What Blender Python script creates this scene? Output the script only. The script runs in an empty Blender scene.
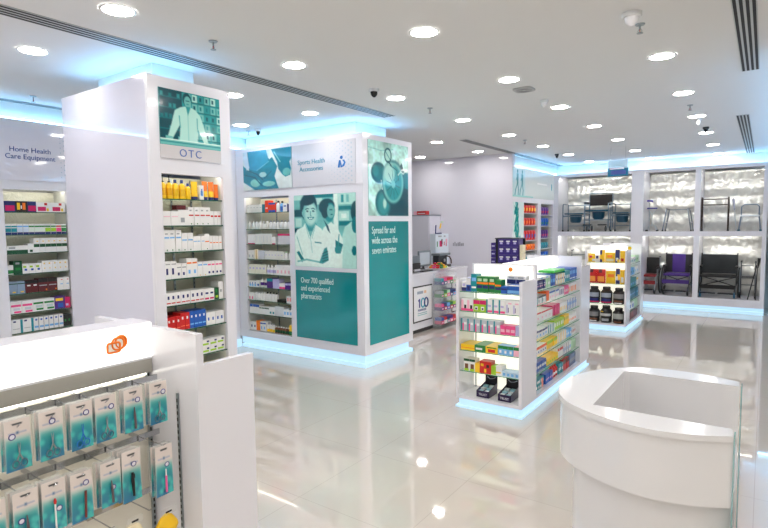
import bpy, math, random
import numpy as np
from mathutils import Matrix, Vector, noise
random.seed(7)
SC = bpy.context.scene
COL = SC.collection
PI = math.pi

# ---------------------------------------------------------------- materials
def lin(c):
    if isinstance(c, str):
        c = tuple(int(c[i:i+2], 16)/255 for i in (0, 2, 4))
    return tuple((x/12.92 if x <= .04045 else ((x+.055)/1.055)**2.4) for x in c)
MC = {}
def mat(color, rough=.35, metal=0, key=None, **kw):
    k = key or (color if isinstance(color, str) else tuple(color), rough, metal, tuple(sorted(kw.items())))
    if k in MC: return MC[k]
    m = bpy.data.materials.new('mat_%s' % (key or str(color)))
    m.use_nodes = True
    b = m.node_tree.nodes['Principled BSDF']
    b.inputs['Base Color'].default_value = (*lin(color), 1)
    b.inputs['Roughness'].default_value = rough
    b.inputs['Metallic'].default_value = metal
    for a, v in kw.items():
        n = {'emit': 'Emission Strength', 'trans': 'Transmission Weight', 'ior': 'IOR', 'alpha': 'Alpha', 'coat': 'Coat Weight', 'spec': 'Specular IOR Level'}[a]
        b.inputs[n].default_value = v
        if a == 'emit': b.inputs['Emission Color'].default_value = (*lin(color), 1)
    MC[k] = m
    return m
def emat(color, strength, key):
    m = bpy.data.materials.new(key); m.use_nodes = True
    b = m.node_tree.nodes['Principled BSDF']
    b.inputs['Base Color'].default_value = (.8, .8, .8, 1)
    b.inputs['Emission Color'].default_value = (*lin(color), 1)
    b.inputs['Emission Strength'].default_value = strength
    return m
def glossy_white(key, color, rough, coat=0, bump=0, scale=3):
    m = bpy.data.materials.new(key); m.use_nodes = True
    nt = m.node_tree; b = nt.nodes['Principled BSDF']
    b.inputs['Base Color'].default_value = (*lin(color), 1)
    b.inputs['Roughness'].default_value = rough
    b.inputs['Coat Weight'].default_value = coat
    b.inputs['Coat Roughness'].default_value = .03
    if bump:
        tc = nt.nodes.new('ShaderNodeTexCoord'); n = nt.nodes.new('ShaderNodeTexNoise'); n.inputs['Scale'].default_value = scale
        bp = nt.nodes.new('ShaderNodeBump'); bp.inputs['Strength'].default_value = bump; bp.inputs['Distance'].default_value = .02
        nt.links.new(tc.outputs['Object'], n.inputs['Vector']); nt.links.new(n.outputs['Fac'], bp.inputs['Height'])
        nt.links.new(bp.outputs['Normal'], b.inputs['Normal'])
    return m
WHITE = glossy_white('white_lacquer', (.88, .88, .91), .18, .3)
GLOSS = glossy_white('high_gloss_white_panel', (.84, .84, .90), .07, .6, .03, 1.5)
WALLGLOSS = glossy_white('white_glass_wall', (.88, .875, .92), .06, .5, .03, 1.2)
PAINT = glossy_white('matte_white_paint', (.86, .86, .84), .8)
CEIL = glossy_white('ceiling_paint', (.89, .895, .895), .85)
INNER = glossy_white('shelf_back_white', (.86, .86, .84), .4)
DESKM = glossy_white('desk_lacquer', (.85, .85, .86), .12, .5)
GREYBOX = mat((.78, .79, .82), .3, key='matte_grey_lining')
BLUE_LED = emat((.73, .90, 1.0), .80, 'light_blue_led_diffuser')
BLUE_LED.node_tree.nodes['Principled BSDF'].inputs['Base Color'].default_value = (.25, .3, .33, 1)
COVE_LED = emat((.53, .80, 1.0), 19, 'cove_led_diffuser')
BAY_FILL = emat((1, .99, .96), 40, 'bay_fill_light')  # added fill light for the back bays, not a known fitting
SHELF_FILL = emat((1, .985, .94), 11, 'shelf_fill_light')  # added fill light that brightens the shelf recesses, no known fitting
LAMP = emat((1, .98, .96), 84, 'downlight_diffuser')
LIGHTBOX = emat((1, .985, .93), 1.25, 'backlit_white_panel')
LIGHTBOX2 = emat((1, .98, .90), .85, 'backlit_shelf_back')
CHROME = mat((.75, .76, .78), .22, 1)
STEEL = mat((.62, .66, .68), .3, 1)
BLACK = mat((.04, .04, .045), .4)
DARK = mat((.10, .11, .12), .45)
SLOT = mat((.06, .06, .07), .6)
def glass(key, color, rough=.02, alpha=.25):
    m = bpy.data.materials.new(key); m.use_nodes = True
    b = m.node_tree.nodes['Principled BSDF']
    b.inputs['Base Color'].default_value = (*lin(color), 1); b.inputs['Roughness'].default_value = rough
    b.inputs['Alpha'].default_value = alpha
    return m
GLASS = glass('shelf_glass', (.75, .92, .86), .03, .18)
GEDGE = mat((.10, .52, .36), .25)
GEDGE2 = mat((.05, .33, .24), .25)
CLEAR = glass('clear_plastic', (.92, .94, .95), .08, .16)

def wave_panel_mat(key, color, warm=0):
    """embossed, wavy glossy back panel"""
    m = bpy.data.materials.new(key); m.use_nodes = True
    nt = m.node_tree; b = nt.nodes['Principled BSDF']
    b.inputs['Base Color'].default_value = (*lin(color), 1)
    b.inputs['Roughness'].default_value = .24; b.inputs['Metallic'].default_value = warm
    tc = nt.nodes.new('ShaderNodeTexCoord')
    n = nt.nodes.new('ShaderNodeTexNoise'); n.inputs['Scale'].default_value = 16; n.inputs['Detail'].default_value = 3; n.inputs['Distortion'].default_value = 2.2
    bp = nt.nodes.new('ShaderNodeBump'); bp.inputs['Strength'].default_value = .55; bp.inputs['Distance'].default_value = .015
    nt.links.new(tc.outputs['Object'], n.inputs['Vector']); nt.links.new(n.outputs['Fac'], bp.inputs['Height'])
    nt.links.new(bp.outputs['Normal'], b.inputs['Normal'])
    return m
WAVE = wave_panel_mat('embossed_cream_panel', (.88, .87, .80), .1)
WAVES = wave_panel_mat('embossed_silver_panel', (.90, .90, .87), .45)
def floor_mat():
    m = bpy.data.materials.new('polished_cream_tile'); m.use_nodes = True
    nt = m.node_tree; b = nt.nodes['Principled BSDF']
    tc = nt.nodes.new('ShaderNodeTexCoord')
    br = nt.nodes.new('ShaderNodeTexBrick'); br.offset = 0
    br.inputs['Scale'].default_value = 1; br.inputs['Brick Width'].default_value = .8; br.inputs['Row Height'].default_value = .8
    br.inputs['Mortar Size'].default_value = .0022; br.inputs['Mortar Smooth'].default_value = .2
    br.inputs['Color1'].default_value = (*lin((.83, .795, .76)), 1); br.inputs['Color2'].default_value = (*lin((.82, .785, .75)), 1)
    br.inputs['Mortar'].default_value = (*lin((.75, .71, .67)), 1)
    n = nt.nodes.new('ShaderNodeTexNoise'); n.inputs['Scale'].default_value = 1.1; n.inputs['Detail'].default_value = 4
    mx = nt.nodes.new('ShaderNodeMixRGB'); mx.blend_type = 'MULTIPLY'; mx.inputs['Fac'].default_value = .12
    nt.links.new(tc.outputs['Object'], br.inputs['Vector']); nt.links.new(tc.outputs['Object'], n.inputs['Vector'])
    nt.links.new(br.outputs['Color'], mx.inputs['Color1']); nt.links.new(n.outputs['Color'], mx.inputs['Color2'])
    nt.links.new(mx.outputs['Color'], b.inputs['Base Color'])
    b.inputs['Roughness'].default_value = .04; b.inputs['IOR'].default_value = 1.85
    b.inputs['Coat Weight'].default_value = .6; b.inputs['Coat Roughness'].default_value = .02
    return m
FLOOR = floor_mat()
def art_mat(key, rough=.12):
    m = bpy.data.materials.new(key); m.use_nodes = True
    nt = m.node_tree; b = nt.nodes['Principled BSDF']
    a = nt.nodes.new('ShaderNodeVertexColor'); a.layer_name = 'Print'
    nt.links.new(a.outputs['Color'], b.inputs['Base Color'])
    b.inputs['Roughness'].default_value = rough; b.inputs['Coat Weight'].default_value = .4; b.inputs['Coat Roughness'].default_value = .02
    return m
PRINT = art_mat('printed_poster')
CARD = art_mat('printed_card', .35)

# ---------------------------------------------------------------- mesh builder
class MB:
    def __init__(s): s.v = []; s.f = []; s.m = []; s.mats = []; s.sm = []
    def mi(s, m):
        if m not in s.mats: s.mats.append(m)
        return s.mats.index(m)
    def add(s, vs, fs, m, smooth=False):
        o = len(s.v); s.v += [tuple(p) for p in vs]; k = s.mi(m)
        for f in fs: s.f.append(tuple(o+i for i in f)); s.m.append(k); s.sm.append(smooth)
    def box(s, x0, x1, y0, y1, z0, z1, m, top=None, front=None):
        vs = [(x, y, z) for z in (z0, z1) for y in (y0, y1) for x in (x0, x1)]
        fs = [(0, 2, 3, 1), (4, 5, 7, 6), (0, 1, 5, 4), (2, 6, 7, 3), (0, 4, 6, 2), (1, 3, 7, 5)]
        for i, f in enumerate(fs): s.add_face(vs, f, (top if i == 1 and top else front if i == 2 and front else m))
        return s
    def add_face(s, vs, f, m, smooth=False):
        s.add([vs[i] for i in f], [tuple(range(len(f)))], m, smooth)
    def quad(s, pts, m): s.add(pts, [tuple(range(len(pts)))], m); return s
    def tube(s, pts, r, m, n=8, closed=False):
        pts = [Vector(p) for p in pts]; N = len(pts); rings = []
        up = None
        for i, p in enumerate(pts):
            a = pts[(i-1) % N] if (closed or i > 0) else p
            b = pts[(i+1) % N] if (closed or i < N-1) else p
            t = (b-a).normalized() if (b-a).length > 1e-9 else Vector((0, 0, 1))
            if up is None:
                up = Vector((0, 0, 1)) if abs(t.z) < .9 else Vector((1, 0, 0))
            u = (up - t*up.dot(t))
            if u.length < 1e-6: u = t.orthogonal()
            u.normalize(); w = t.cross(u); up = u
            rr = r[i] if isinstance(r, (list, tuple)) else r
            rings.append([p + rr*(math.cos(2*PI*k/n)*u + math.sin(2*PI*k/n)*w) for k in range(n)])
        vs = [q for g in rings for q in g]; fs = []
        for i in range(N if closed else N-1):
            j = (i+1) % N
            for k in range(n): fs.append((i*n+k, i*n+(k+1) % n, j*n+(k+1) % n, j*n+k))
        s.add(vs, fs, m, True)
        if not closed:
            s.add(rings[0], [tuple(range(n))[::-1]], m); s.add(rings[-1], [tuple(range(n))], m)
        return s
    def lathe(s, prof, m, c=(0, 0, 0), n=16, sx=1, sy=1, axis='z', smooth=True):
        vs = []; fs = []
        def P(r, z, k):
            a = 2*PI*k/n; x, y = r*math.cos(a)*sx, r*math.sin(a)*sy
            if axis == 'z': q = (x, y, z)
            elif axis == 'x': q = (z, x, y)
            else: q = (x, z, y)
            return (q[0]+c[0], q[1]+c[1], q[2]+c[2])
        for r, z in prof: vs += [P(r, z, k) for k in range(n)]
        for i in range(len(prof)-1):
            for k in range(n): fs.append((i*n+k, i*n+(k+1) % n, (i+1)*n+(k+1) % n, (i+1)*n+k))
        s.add(vs, fs, m, smooth)
        s.add([P(*prof[0], k) for k in range(n)], [tuple(range(n))[::-1]], m); s.add([P(*prof[-1], k) for k in range(n)], [tuple(range(n))], m)
        return s
    def prism(s, poly, z0, z1, m, top=None):
        n = len(poly); vs = [(x, y, z0) for x, y in poly]+[(x, y, z1) for x, y in poly]
        s.add(vs, [(i, (i+1) % n, n+(i+1) % n, n+i) for i in range(n)], m)
        s.add(vs[:n], [tuple(range(n))[::-1]], m); s.add(vs[n:], [tuple(range(n))], top or m); return s
    def xprism(s, poly, x0, x1, m):
        """polygon in (y,z), extruded along x"""
        n = len(poly); vs = [(x0, y, z) for y, z in poly]+[(x1, y, z) for y, z in poly]
        s.add(vs, [(i, (i+1) % n, n+(i+1) % n, n+i) for i in range(n)]+[tuple(range(n))[::-1], tuple(range(n, 2*n))], m); return s
    def yprism(s, poly, y0, y1, m):
        n = len(poly); vs = [(x, y0, z) for x, z in poly]+[(x, y1, z) for x, z in poly]
        s.add(vs, [(i, (i+1) % n, n+(i+1) % n, n+i) for i in range(n)]+[tuple(range(n))[::-1], tuple(range(n, 2*n))], m); return s
    def mesh(s, name):
        me = bpy.data.meshes.new(name); me.from_pydata(s.v, [], s.f)
        for m in s.mats: me.materials.append(m)
        me.polygons.foreach_set('material_index', s.m); me.polygons.foreach_set('use_smooth', s.sm)
        me.update(); return me
    def build(s, name, parent=None, loc=(0, 0, 0), rz=0, bevel=0, seg=2, fix=True):
        me = s.mesh(name)
        import bmesh
        bm = bmesh.new(); bm.from_mesh(me)
        if bevel: bmesh.ops.remove_doubles(bm, verts=bm.verts, dist=1e-5)
        if fix: bmesh.ops.recalc_face_normals(bm, faces=bm.faces)
        bm.to_mesh(me); bm.free()
        o = bpy.data.objects.new(name, me); COL.objects.link(o); o.parent = parent; o.location = loc; o.rotation_euler.z = rz
        if bevel:
            b = o.modifiers.new('bevel', 'BEVEL'); b.width = bevel; b.segments = seg; b.limit_method = 'ANGLE'; b.harden_normals = False
        return o
LABELS = {}
def tag(o, label, cat, group=None, kind=None):
    if label:
        o['label'] = label; LABELS.setdefault(label, []).append(o.name)
    if cat: o['category'] = cat
    if group: o['group'] = group
    if kind: o['kind'] = kind
    return o
def empty(name, loc=(0, 0, 0), rz=0, label=None, cat=None, group=None):
    o = bpy.data.objects.new(name, None); COL.objects.link(o); o.location = loc; o.rotation_euler.z = rz
    o.empty_display_size = .1
    return tag(o, label, cat, group)
def struct(name, mb, **k):
    o = mb.build(name, **k); o['kind'] = 'structure'; return o
def dup(o, parent=None):
    c = o.copy(); COL.objects.link(c); c.parent = parent
    for ch in list(o.children): dup(ch, c)
    return c
ORD = ['', 'first', 'second', 'third', 'fourth', 'fifth', 'sixth', 'seventh', 'eighth', 'ninth', 'tenth', 'eleventh', 'twelfth', 'thirteenth', 'fourteenth', 'fifteenth', 'sixteenth', 'seventeenth', 'eighteenth']

def text(name, body, parent, loc, size, m, rot, ext=.0015, align='LEFT', spacing=1.0, sx=1.0, line=1.0):
    """printed lettering converted to mesh; rot is a 3x3 whose columns are text-right, text-up, normal"""
    cu = bpy.data.curves.new(name, 'FONT'); cu.body = body; cu.size = size; cu.align_x = align; cu.extrude = ext
    cu.space_character = spacing; cu.space_line = line; cu.resolution_u = 3
    t = bpy.data.objects.new('tmp_text', cu); COL.objects.link(t)
    dg = bpy.context.evaluated_depsgraph_get(); me = bpy.data.meshes.new_from_object(t.evaluated_get(dg))
    bpy.data.objects.remove(t)
    me.name = name
    M = Matrix((rot[0], rot[1], rot[2])).transposed()
    for v in me.vertices:
        c = v.co.copy(); c.x *= sx; v.co = M @ c
    me.materials.clear(); me.materials.append(m)
    o = bpy.data.objects.new(name, me); COL.objects.link(o); o.parent = parent; o.location = loc
    return o
RX = ((0, 1, 0), (0, 0, 1), (1, 0, 0))     # lettering on a face looking +X
RY = ((1, 0, 0), (0, 0, 1), (0, -1, 0))    # lettering on a face looking -Y

# ---------------------------------------------------------------- painter for printed pictures
class Art:
    def __init__(s, w, h, nx, ny, bg):
        s.w, s.h, s.nx, s.ny = w, h, nx, ny
        u = np.linspace(0, 1, nx+1); v = np.linspace(0, 1, ny+1)
        s.U, s.V = np.meshgrid(u, v)       # v=0 top
        s.c = np.empty(s.U.shape+(3,)); s.c[:] = np.array(s.rgb(bg))
        s.e = 1.0/max(nx, ny)
    def rgb(s, c):
        if isinstance(c, str): return [int(c[i:i+2], 16)/255 for i in (0, 2, 4)]
        return c
    def blend(s, a, c):
        a = np.clip(a, 0, 1)[..., None]; s.c = s.c*(1-a)+np.array(s.rgb(c))*a
    def ell(s, cx, cy, rx, ry, c, rot=0, soft=.15, op=1):
        t = math.radians(rot); dx, dy = s.U-cx, s.V-cy
        a = dx*math.cos(t)+dy*math.sin(t); b = -dx*math.sin(t)+dy*math.cos(t)
        d = np.sqrt((a/rx)**2+(b/ry)**2); s.blend((1-(d-1)/soft)*op if soft else (d < 1)*op, c); return s
    def poly(s, pts, c, op=1, soft=1.2):
        x, y = s.U, s.V; ins = np.zeros(x.shape, bool); dm = np.full(x.shape, 9.)
        n = len(pts)
        for i in range(n):
            x0, y0 = pts[i]; x1, y1 = pts[(i+1) % n]
            cond = ((y0 > y) != (y1 > y)); xi = (x1-x0)*(y-y0)/((y1-y0) or 1e-9)+x0
            ins ^= cond & (x < xi)
            L = (x1-x0)**2+(y1-y0)**2 or 1e-9
            t = np.clip(((x-x0)*(x1-x0)+(y-y0)*(y1-y0))/L, 0, 1)
            dm = np.minimum(dm, np.hypot(x-x0-t*(x1-x0), y-y0-t*(y1-y0)))
        sd = np.where(ins, dm, -dm); s.blend((sd/(soft*s.e)+.5)*op if soft else ins*op, c); return s
    def line(s, pts, wd, c, op=1):
        for (x0, y0), (x1, y1) in zip(pts, pts[1:]):
            L = (x1-x0)**2+(y1-y0)**2 or 1e-9
            t = np.clip(((s.U-x0)*(x1-x0)+(s.V-y0)*(y1-y0))/L, 0, 1)
            d = np.hypot(s.U-x0-t*(x1-x0), s.V-y0-t*(y1-y0)); s.blend(((wd-d)/s.e+.5)*op, c)
        return s
    def rect(s, x0, y0, x1, y1, c, op=1): return s.poly([(x0, y0), (x1, y0), (x1, y1), (x0, y1)], c, op)
    def grain(s, amt, sc=20, seed=0):
        rs = np.random.RandomState(seed); g = rs.rand(int(sc)+2, int(sc)+2)
        x = s.U*sc; y = s.V*sc; i = x.astype(int); j = y.astype(int); fx = x-i; fy = y-j
        q = g[j, i]*(1-fx)*(1-fy)+g[j, i+1]*fx*(1-fy)+g[j+1, i]*(1-fx)*fy+g[j+1, i+1]*fx*fy
        s.c = np.clip(s.c*(1+(q[..., None]-.5)*amt), 0, 1); return s
    def mesh(s, name, m, face='y', thick=.006):
        """front sheet facing -Y (local), plus a thin slab behind it"""
        nx, ny = s.nx, s.ny; W, H = s.w, s.h
        co = np.zeros(((nx+1)*(ny+1), 3)); co[:, 0] = s.U.ravel()*W; co[:, 2] = (1-s.V.ravel())*H; co[:, 1] = -thick
        faces = []
        for j in range(ny):
            for i in range(nx):
                a = j*(nx+1)+i; faces.append((a, a+nx+1, a+nx+2, a+1))
        vs = [tuple(c) for c in co]; o = len(vs)
        vs += [(x, y, z) for z in (0, H) for y in (-thick, 0) for x in (0, W)]
        faces += [tuple(o+k for k in f) for f in ((0, 2, 3, 1), (4, 5, 7, 6), (2, 6, 7, 3), (0, 4, 6, 2), (1, 3, 7, 5))]
        me = bpy.data.meshes.new(name); me.from_pydata(vs, [], faces)
        col = me.color_attributes.new('Print', 'FLOAT_COLOR', 'POINT')
        L = np.where(s.c <= .04045, s.c/12.92, ((np.clip(s.c, 0, 1)+.055)/1.055)**2.4).reshape(-1, 3)
        buf = np.ones((len(vs), 4)); buf[:len(L), :3] = L; buf[len(L):, :3] = L.mean(0)
        col.data.foreach_set('color', buf.ravel()); me.materials.append(m); me.update()
        return me
def put(me, name, loc, rz, parent=None, label=None, cat=None, group=None):
    o = bpy.data.objects.new(name, me); COL.objects.link(o); o.location = loc; o.rotation_euler.z = rz; o.parent = parent
    return tag(o, label, cat, group)

# ---------------------------------------------------------------- the room
Zc = 3.05
def facade(mb, w, z0, z1, holes, t, m):
    xs = sorted({0, w} | {a for h in holes for a in h[:2]}); zs = sorted({z0, z1} | {a for h in holes for a in h[2:]})
    inh = lambda x, z: any(h[0] < x < h[1] and h[2] < z < h[3] for h in holes) or not (0 < x < w and z0 < z < z1)
    for a, b in zip(xs, xs[1:]):
        for c, d in zip(zs, zs[1:]):
            x, z = (a+b)/2, (c+d)/2
            if inh(x, z): continue
            mb.quad([(a, 0, c), (b, 0, c), (b, 0, d), (a, 0, d)], m); mb.quad([(a, t, c), (a, t, d), (b, t, d), (b, t, c)], m)
    edges = [(0, w, z0, z1, -1)]+[(*h, 1) for h in holes]
    for a, b, c, d, sg in edges:
        mb.quad([(a, 0, c), (a, t, c), (a, t, d), (a, 0, d)], m); mb.quad([(b, 0, c), (b, 0, d), (b, t, d), (b, t, c)], m)
        mb.quad([(a, 0, c), (b, 0, c), (b, t, c), (a, t, c)], m); mb.quad([(a, 0, d), (a, t, d), (b, t, d), (b, 0, d)], m)
    return mb
def recess(mb, h, t, depth, m):
    """side, top and bottom linings of a niche behind a facade hole"""
    a, b, c, d = h
    mb.quad([(a, t, c), (a, depth, c), (a, depth, d), (a, t, d)], m); mb.quad([(b, t, c), (b, t, d), (b, depth, d), (b, depth, c)], m)
    mb.quad([(a, t, c), (b, t, c), (b, depth, c), (a, depth, c)], m); mb.quad([(a, t, d), (a, depth, d), (b, depth, d), (b, t, d)], m)

struct('floor', MB().box(-8.2, 4.2, -3.2, 13.3, -.1, 0, FLOOR))
struct('ceiling', MB().box(-8.2, 4.2, -3.2, 13.3, Zc, Zc+.1, CEIL))
struct('wall_front', MB().box(-8.2, 4.2, -3.2, -3.05, 0, Zc, PAINT))
struct('wall_far_right', MB().box(4.05, 4.2, -3.05, 5.0, 0, Zc, PAINT))
struct('wall_right_return', MB().box(.75, 4.2, 5.0, 5.15, 0, Zc, PAINT))
struct('wall_back_left', MB().box(-8.05, -3.8592, 9.573, 9.7, 0, Zc, WALLGLOSS))
struct('wall_far_left', MB().box(-8.2, -8.05, 6.3, 9.7, 0, Zc, PAINT))
struct('wall_back', MB().box(-4.7, .75, 13.0, 13.15, 0, 2.80, PAINT))

def cove(name, x0, x1, y0, y1, z0, sides, g=.05):
    """white neck between a unit's top and the ceiling, washed by a light-blue LED line lying on the unit's top"""
    o = MB().box(x0, x1, y0, y1, z0, Zc-.001, PAINT).build(name); o['kind'] = 'structure'
    m = MB(); za, zb = z0+.003, z0+.018; t = .015
    if 'x' in sides: m.box(x1+g, x1+g+t, y0-(g if 'y' in sides else 0), y1, za, zb, COVE_LED)
    if 'X' in sides: m.box(x0-g-t, x0-g, y0, y1, za, zb, COVE_LED)
    if 'y' in sides: m.box(x0, x1+(g if 'x' in sides else 0), y0-g-t, y0-g, za, zb, COVE_LED)
    l = m.build(name.replace('trim', 'trim_light')); l['kind'] = 'structure'
    return o

def wave_back(parent, x0, x1, z0, z1, y, name='embossed_back_panel', seed=0, amp=.010, step=.05, per=0):
    nx = max(4, int((x1-x0)/step)); nz = max(4, int((z1-z0)/step)); vs = []; fs = []
    for j in range(nz+1):
        for i in range(nx+1):
            x = x0+(x1-x0)*i/nx; z = z0+(z1-z0)*j/nz
            q = noise.noise(Vector((x*9+seed*7, z*9, seed)))
            yy = -abs(q)*amp*2
            if per: yy -= amp*(1+math.sin(2*PI*(z/per)+.9*noise.noise(Vector((x*14, z*3, seed+5)))))*1.2
            vs.append((x, y+yy, z))
    for j in range(nz):
        for i in range(nx):
            a = j*(nx+1)+i; fs.append((a, a+1, a+nx+2, a+nx+1))
    mb = MB(); mb.add(vs, fs, WAVES if per else WAVE, True)
    o = mb.build(name, parent, fix=False); return o
def glass_shelf(parent, x0, x1, y0, y1, z, th=.008, edge=GEDGE2):
    mb = MB(); mb.box(x0, x1, y0, y1, z-th, z, GLASS, front=edge)
    o = mb.build('glass_shelf', parent, fix=True)
    return o
def standards(parent, xs, y, z0, z1):
    for x in xs:
        mb = MB(); mb.box(x-.008, x+.008, y-.006, y, z0, z1, STEEL)
        z = z0+.02
        while z < z1-.02:
            mb.box(x-.0025, x+.0025, y-.007, y-.0055, z, z+.014, BLACK); z += .035
        mb.build('shelf_upright', parent)

# ---------------------------------------------------------------- the OTC column
OX, OY0, OY1, OX2, OZ = -3.583, 2.183, 2.898, -4.859, 2.838
otc = empty('display_column', (OX, OY0, 0), PI/2, 'tall glossy white display column headed OTC with medicine shelves', 'display column')
ow = OY1-OY0
hole = (.084, .625, .12, 2.143)
sh = MB(); facade(sh, ow, .12, OZ, [hole], .03, WHITE)
sh.build('face_frame', otc)
b = MB()
b.quad([(0, .0301, .12), (0, 1.276, .12), (0, 1.276, OZ), (0, .0301, OZ)], GLOSS)
b.quad([(ow, .0301, .12), (ow, .0301, OZ), (ow, 1.276, OZ), (ow, 1.276, .12)], GLOSS)
b.quad([(0, 1.276, .12), (ow, 1.276, .12), (ow, 1.276, OZ), (0, 1.276, OZ)], GLOSS)
b.quad([(0, 0.0301, OZ), (ow, 0.0301, OZ), (ow, 1.276, OZ), (0, 1.276, OZ)], WHITE)
b.quad([(0, 0.0301, .12), (0, 1.276, .12), (ow, 1.276, .12), (ow, 0.0301, .12)], WHITE)
recess(b, (hole[0], hole[1], hole[2], hole[3]+.03), .03, .30, INNER)
b.build('column_body', otc, fix=False)
MB().box(.03, ow-.03, .03, 1.24, 0, .12, BLUE_LED).build('lit_plinth', otc)
wave_back(otc, hole[0], hole[1], .13, 2.143, .295, seed=1)
standards(otc, (.34, .52), .284, .14, 2.13)
MB().box(hole[0]+.01, hole[1]-.01, .035, .05, 2.149, 2.163, SHELF_FILL).build('fill_light_strip', otc)  # added emitter tucked behind the lip to brighten the OTC shelves
OTC_Z = [1.961, 1.762, 1.565, 1.362, 1.163, .965, .742, .545, .34]
for z in OTC_Z: glass_shelf(otc, hole[0]+.002, hole[1]-.002, .012, .28, z)
cove('trim_1', -4.82, -3.99, 2.48, 2.86, OZ+.001, 'xy', .13)

# ---------------------------------------------------------------- left wall with shelving
HX = -6.22
wl = MB()
facade(wl, 8.15, 0, 2.86, [(5.245, 5.845, .20, 2.152), (6.95, 8.05, .20, 2.152), (4.3, 5.07, .20, 2.152)], .05, WHITE)
for h in ((5.245, 5.845, .20, 2.152), (6.95, 8.05, .20, 2.152), (4.3, 5.07, .20, 2.152)): recess(wl, (h[0], h[1], h[2], h[3]+.03), .05, .32, INNER)
wl.quad([(0, 0, 2.86), (8.155, 0, 2.86), (8.155, .4, 2.86), (0, .4, 2.86)], WHITE)
struct('wall_left', wl, loc=(HX, -3.05, 0), rz=PI/2, fix=False)
cove('trim_2', HX-.25, HX-.13, -3.05, 5.6, 2.862, 'x')
struct('wall_left_backing', MB().box(HX-.45, HX-.40, -3.05, 6.3, 0, Zc, PAINT))
HZ = [1.925, 1.693, 1.50, 1.287, 1.083, .88, .678, .48, .30]
def bay_unit(y0, y1, label):
    u = empty('shelving_unit', (HX, y0, 0), PI/2, label, 'shelving unit')
    w = y1-y0
    wave_back(u, .005, w-.005, .21, 2.147, .31, seed=y0)
    for z in HZ: glass_shelf(u, .005, w-.005, .02, .30, z)
    MB().box(.005, w-.005, .055, .07, 2.158, 2.172, SHELF_FILL).build('fill_light_strip', u)  # added emitter out of sight above the opening, lifts the wall shelves
    return u
hu = bay_unit(2.192, 2.798, 'glass-shelved wall unit of health products under the Home Health Care Equipment sign')
hu2 = bay_unit(3.905, 4.995, 'glass-shelved wall unit half hidden behind the OTC column')
# header glass panel with sign
sg = MB().box(0, 1.9, -.012, -.002, 2.245, 2.785, WALLGLOSS).build('wall_sign', loc=(HX, 1.05, 0), rz=PI/2)
tag(sg, 'pale glass header sign reading Home Health Care Equipment', 'sign')
BLUETXT = mat((.16, .30, .58), .4)
TEALTXT = mat((.16, .55, .66), .4)
text('lettering', 'Home Health\nCare Equipment', sg, (.205+1.205, -.0135, 2.535), .071, BLUETXT, RY, align='CENTER', line=1.02)
dots = MB()
for i in range(5):
    for j in range(9):
        r = .010-.0012*(4-i)
        dots.lathe([(r, 0), (r, .001)], mat((.62, .70, .78), .4), (1.70+.035*i, -.0125, 2.30+.052*j+(.026 if i % 2 else 0)), 8, axis='y')
dots.build('dot_pattern', sg)

# ---------------------------------------------------------------- the teal poster column
TX, TY, TX0, TY1, TZ = -3.922, 5.105, -6.22, 6.19, 2.845
tc = empty('display_column', (TX0, TY, 0), 0, 'wide white display column with teal posters, shelves and a blue-lit base', 'display column')
tw = TX-TX0
th = (.165, 1.052, .253, 2.152)
f = MB(); facade(f, tw, .152, TZ, [th], .03, WHITE); f.build('face_frame', tc)
b = MB(); d = TY1-TY
b.quad([(0, .03, .152), (0, d, .152), (0, d, TZ), (0, .03, TZ)], WHITE)
b.quad([(tw, .03, .152), (tw, .03, TZ), (tw, d, TZ), (tw, d, .152)], WHITE)
b.quad([(0, d, .152), (tw, d, .152), (tw, d, TZ), (0, d, TZ)], WHITE)
b.quad([(0, .03, TZ), (tw, .03, TZ), (tw, d, TZ), (0, d, TZ)], WHITE)
b.quad([(0, .03, .152), (0, d, .152), (tw, d, .152), (tw, .03, .152)], WHITE)
recess(b, (th[0], th[1], th[2], th[3]+.03), .03, .32, INNER); b.build('column_body', tc, fix=False)
MB().box(-.02, tw-.045, .045, d-.045, .045, .152, BLUE_LED).build('lit_plinth', tc)
MB().box(.03, tw+.0, -.0, d, 0.0, .045, BLUE_LED).build('plinth_base', tc)
wave_back(tc, th[0]+.003, th[1]-.003, .26, 2.147, .31, seed=3)
standards(tc, (.50, .78), .30, .27, 2.13)
TZs = [1.94, 1.707, 1.497, 1.285, 1.075, .886, .697, .504]
for z in TZs: glass_shelf(tc, th[0]+.003, th[1]-.003, .012, .30, z)
MB().box(th[0]+.01, th[1]-.01, .035, .05, 2.158, 2.172, SHELF_FILL).build('fill_light_strip', tc)  # added hidden emitter brightening the teal column's shelf recess
cove('trim_3', -6.3, -4.24, 5.38, 6.05, TZ+.002, 'xy', .12)

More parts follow.
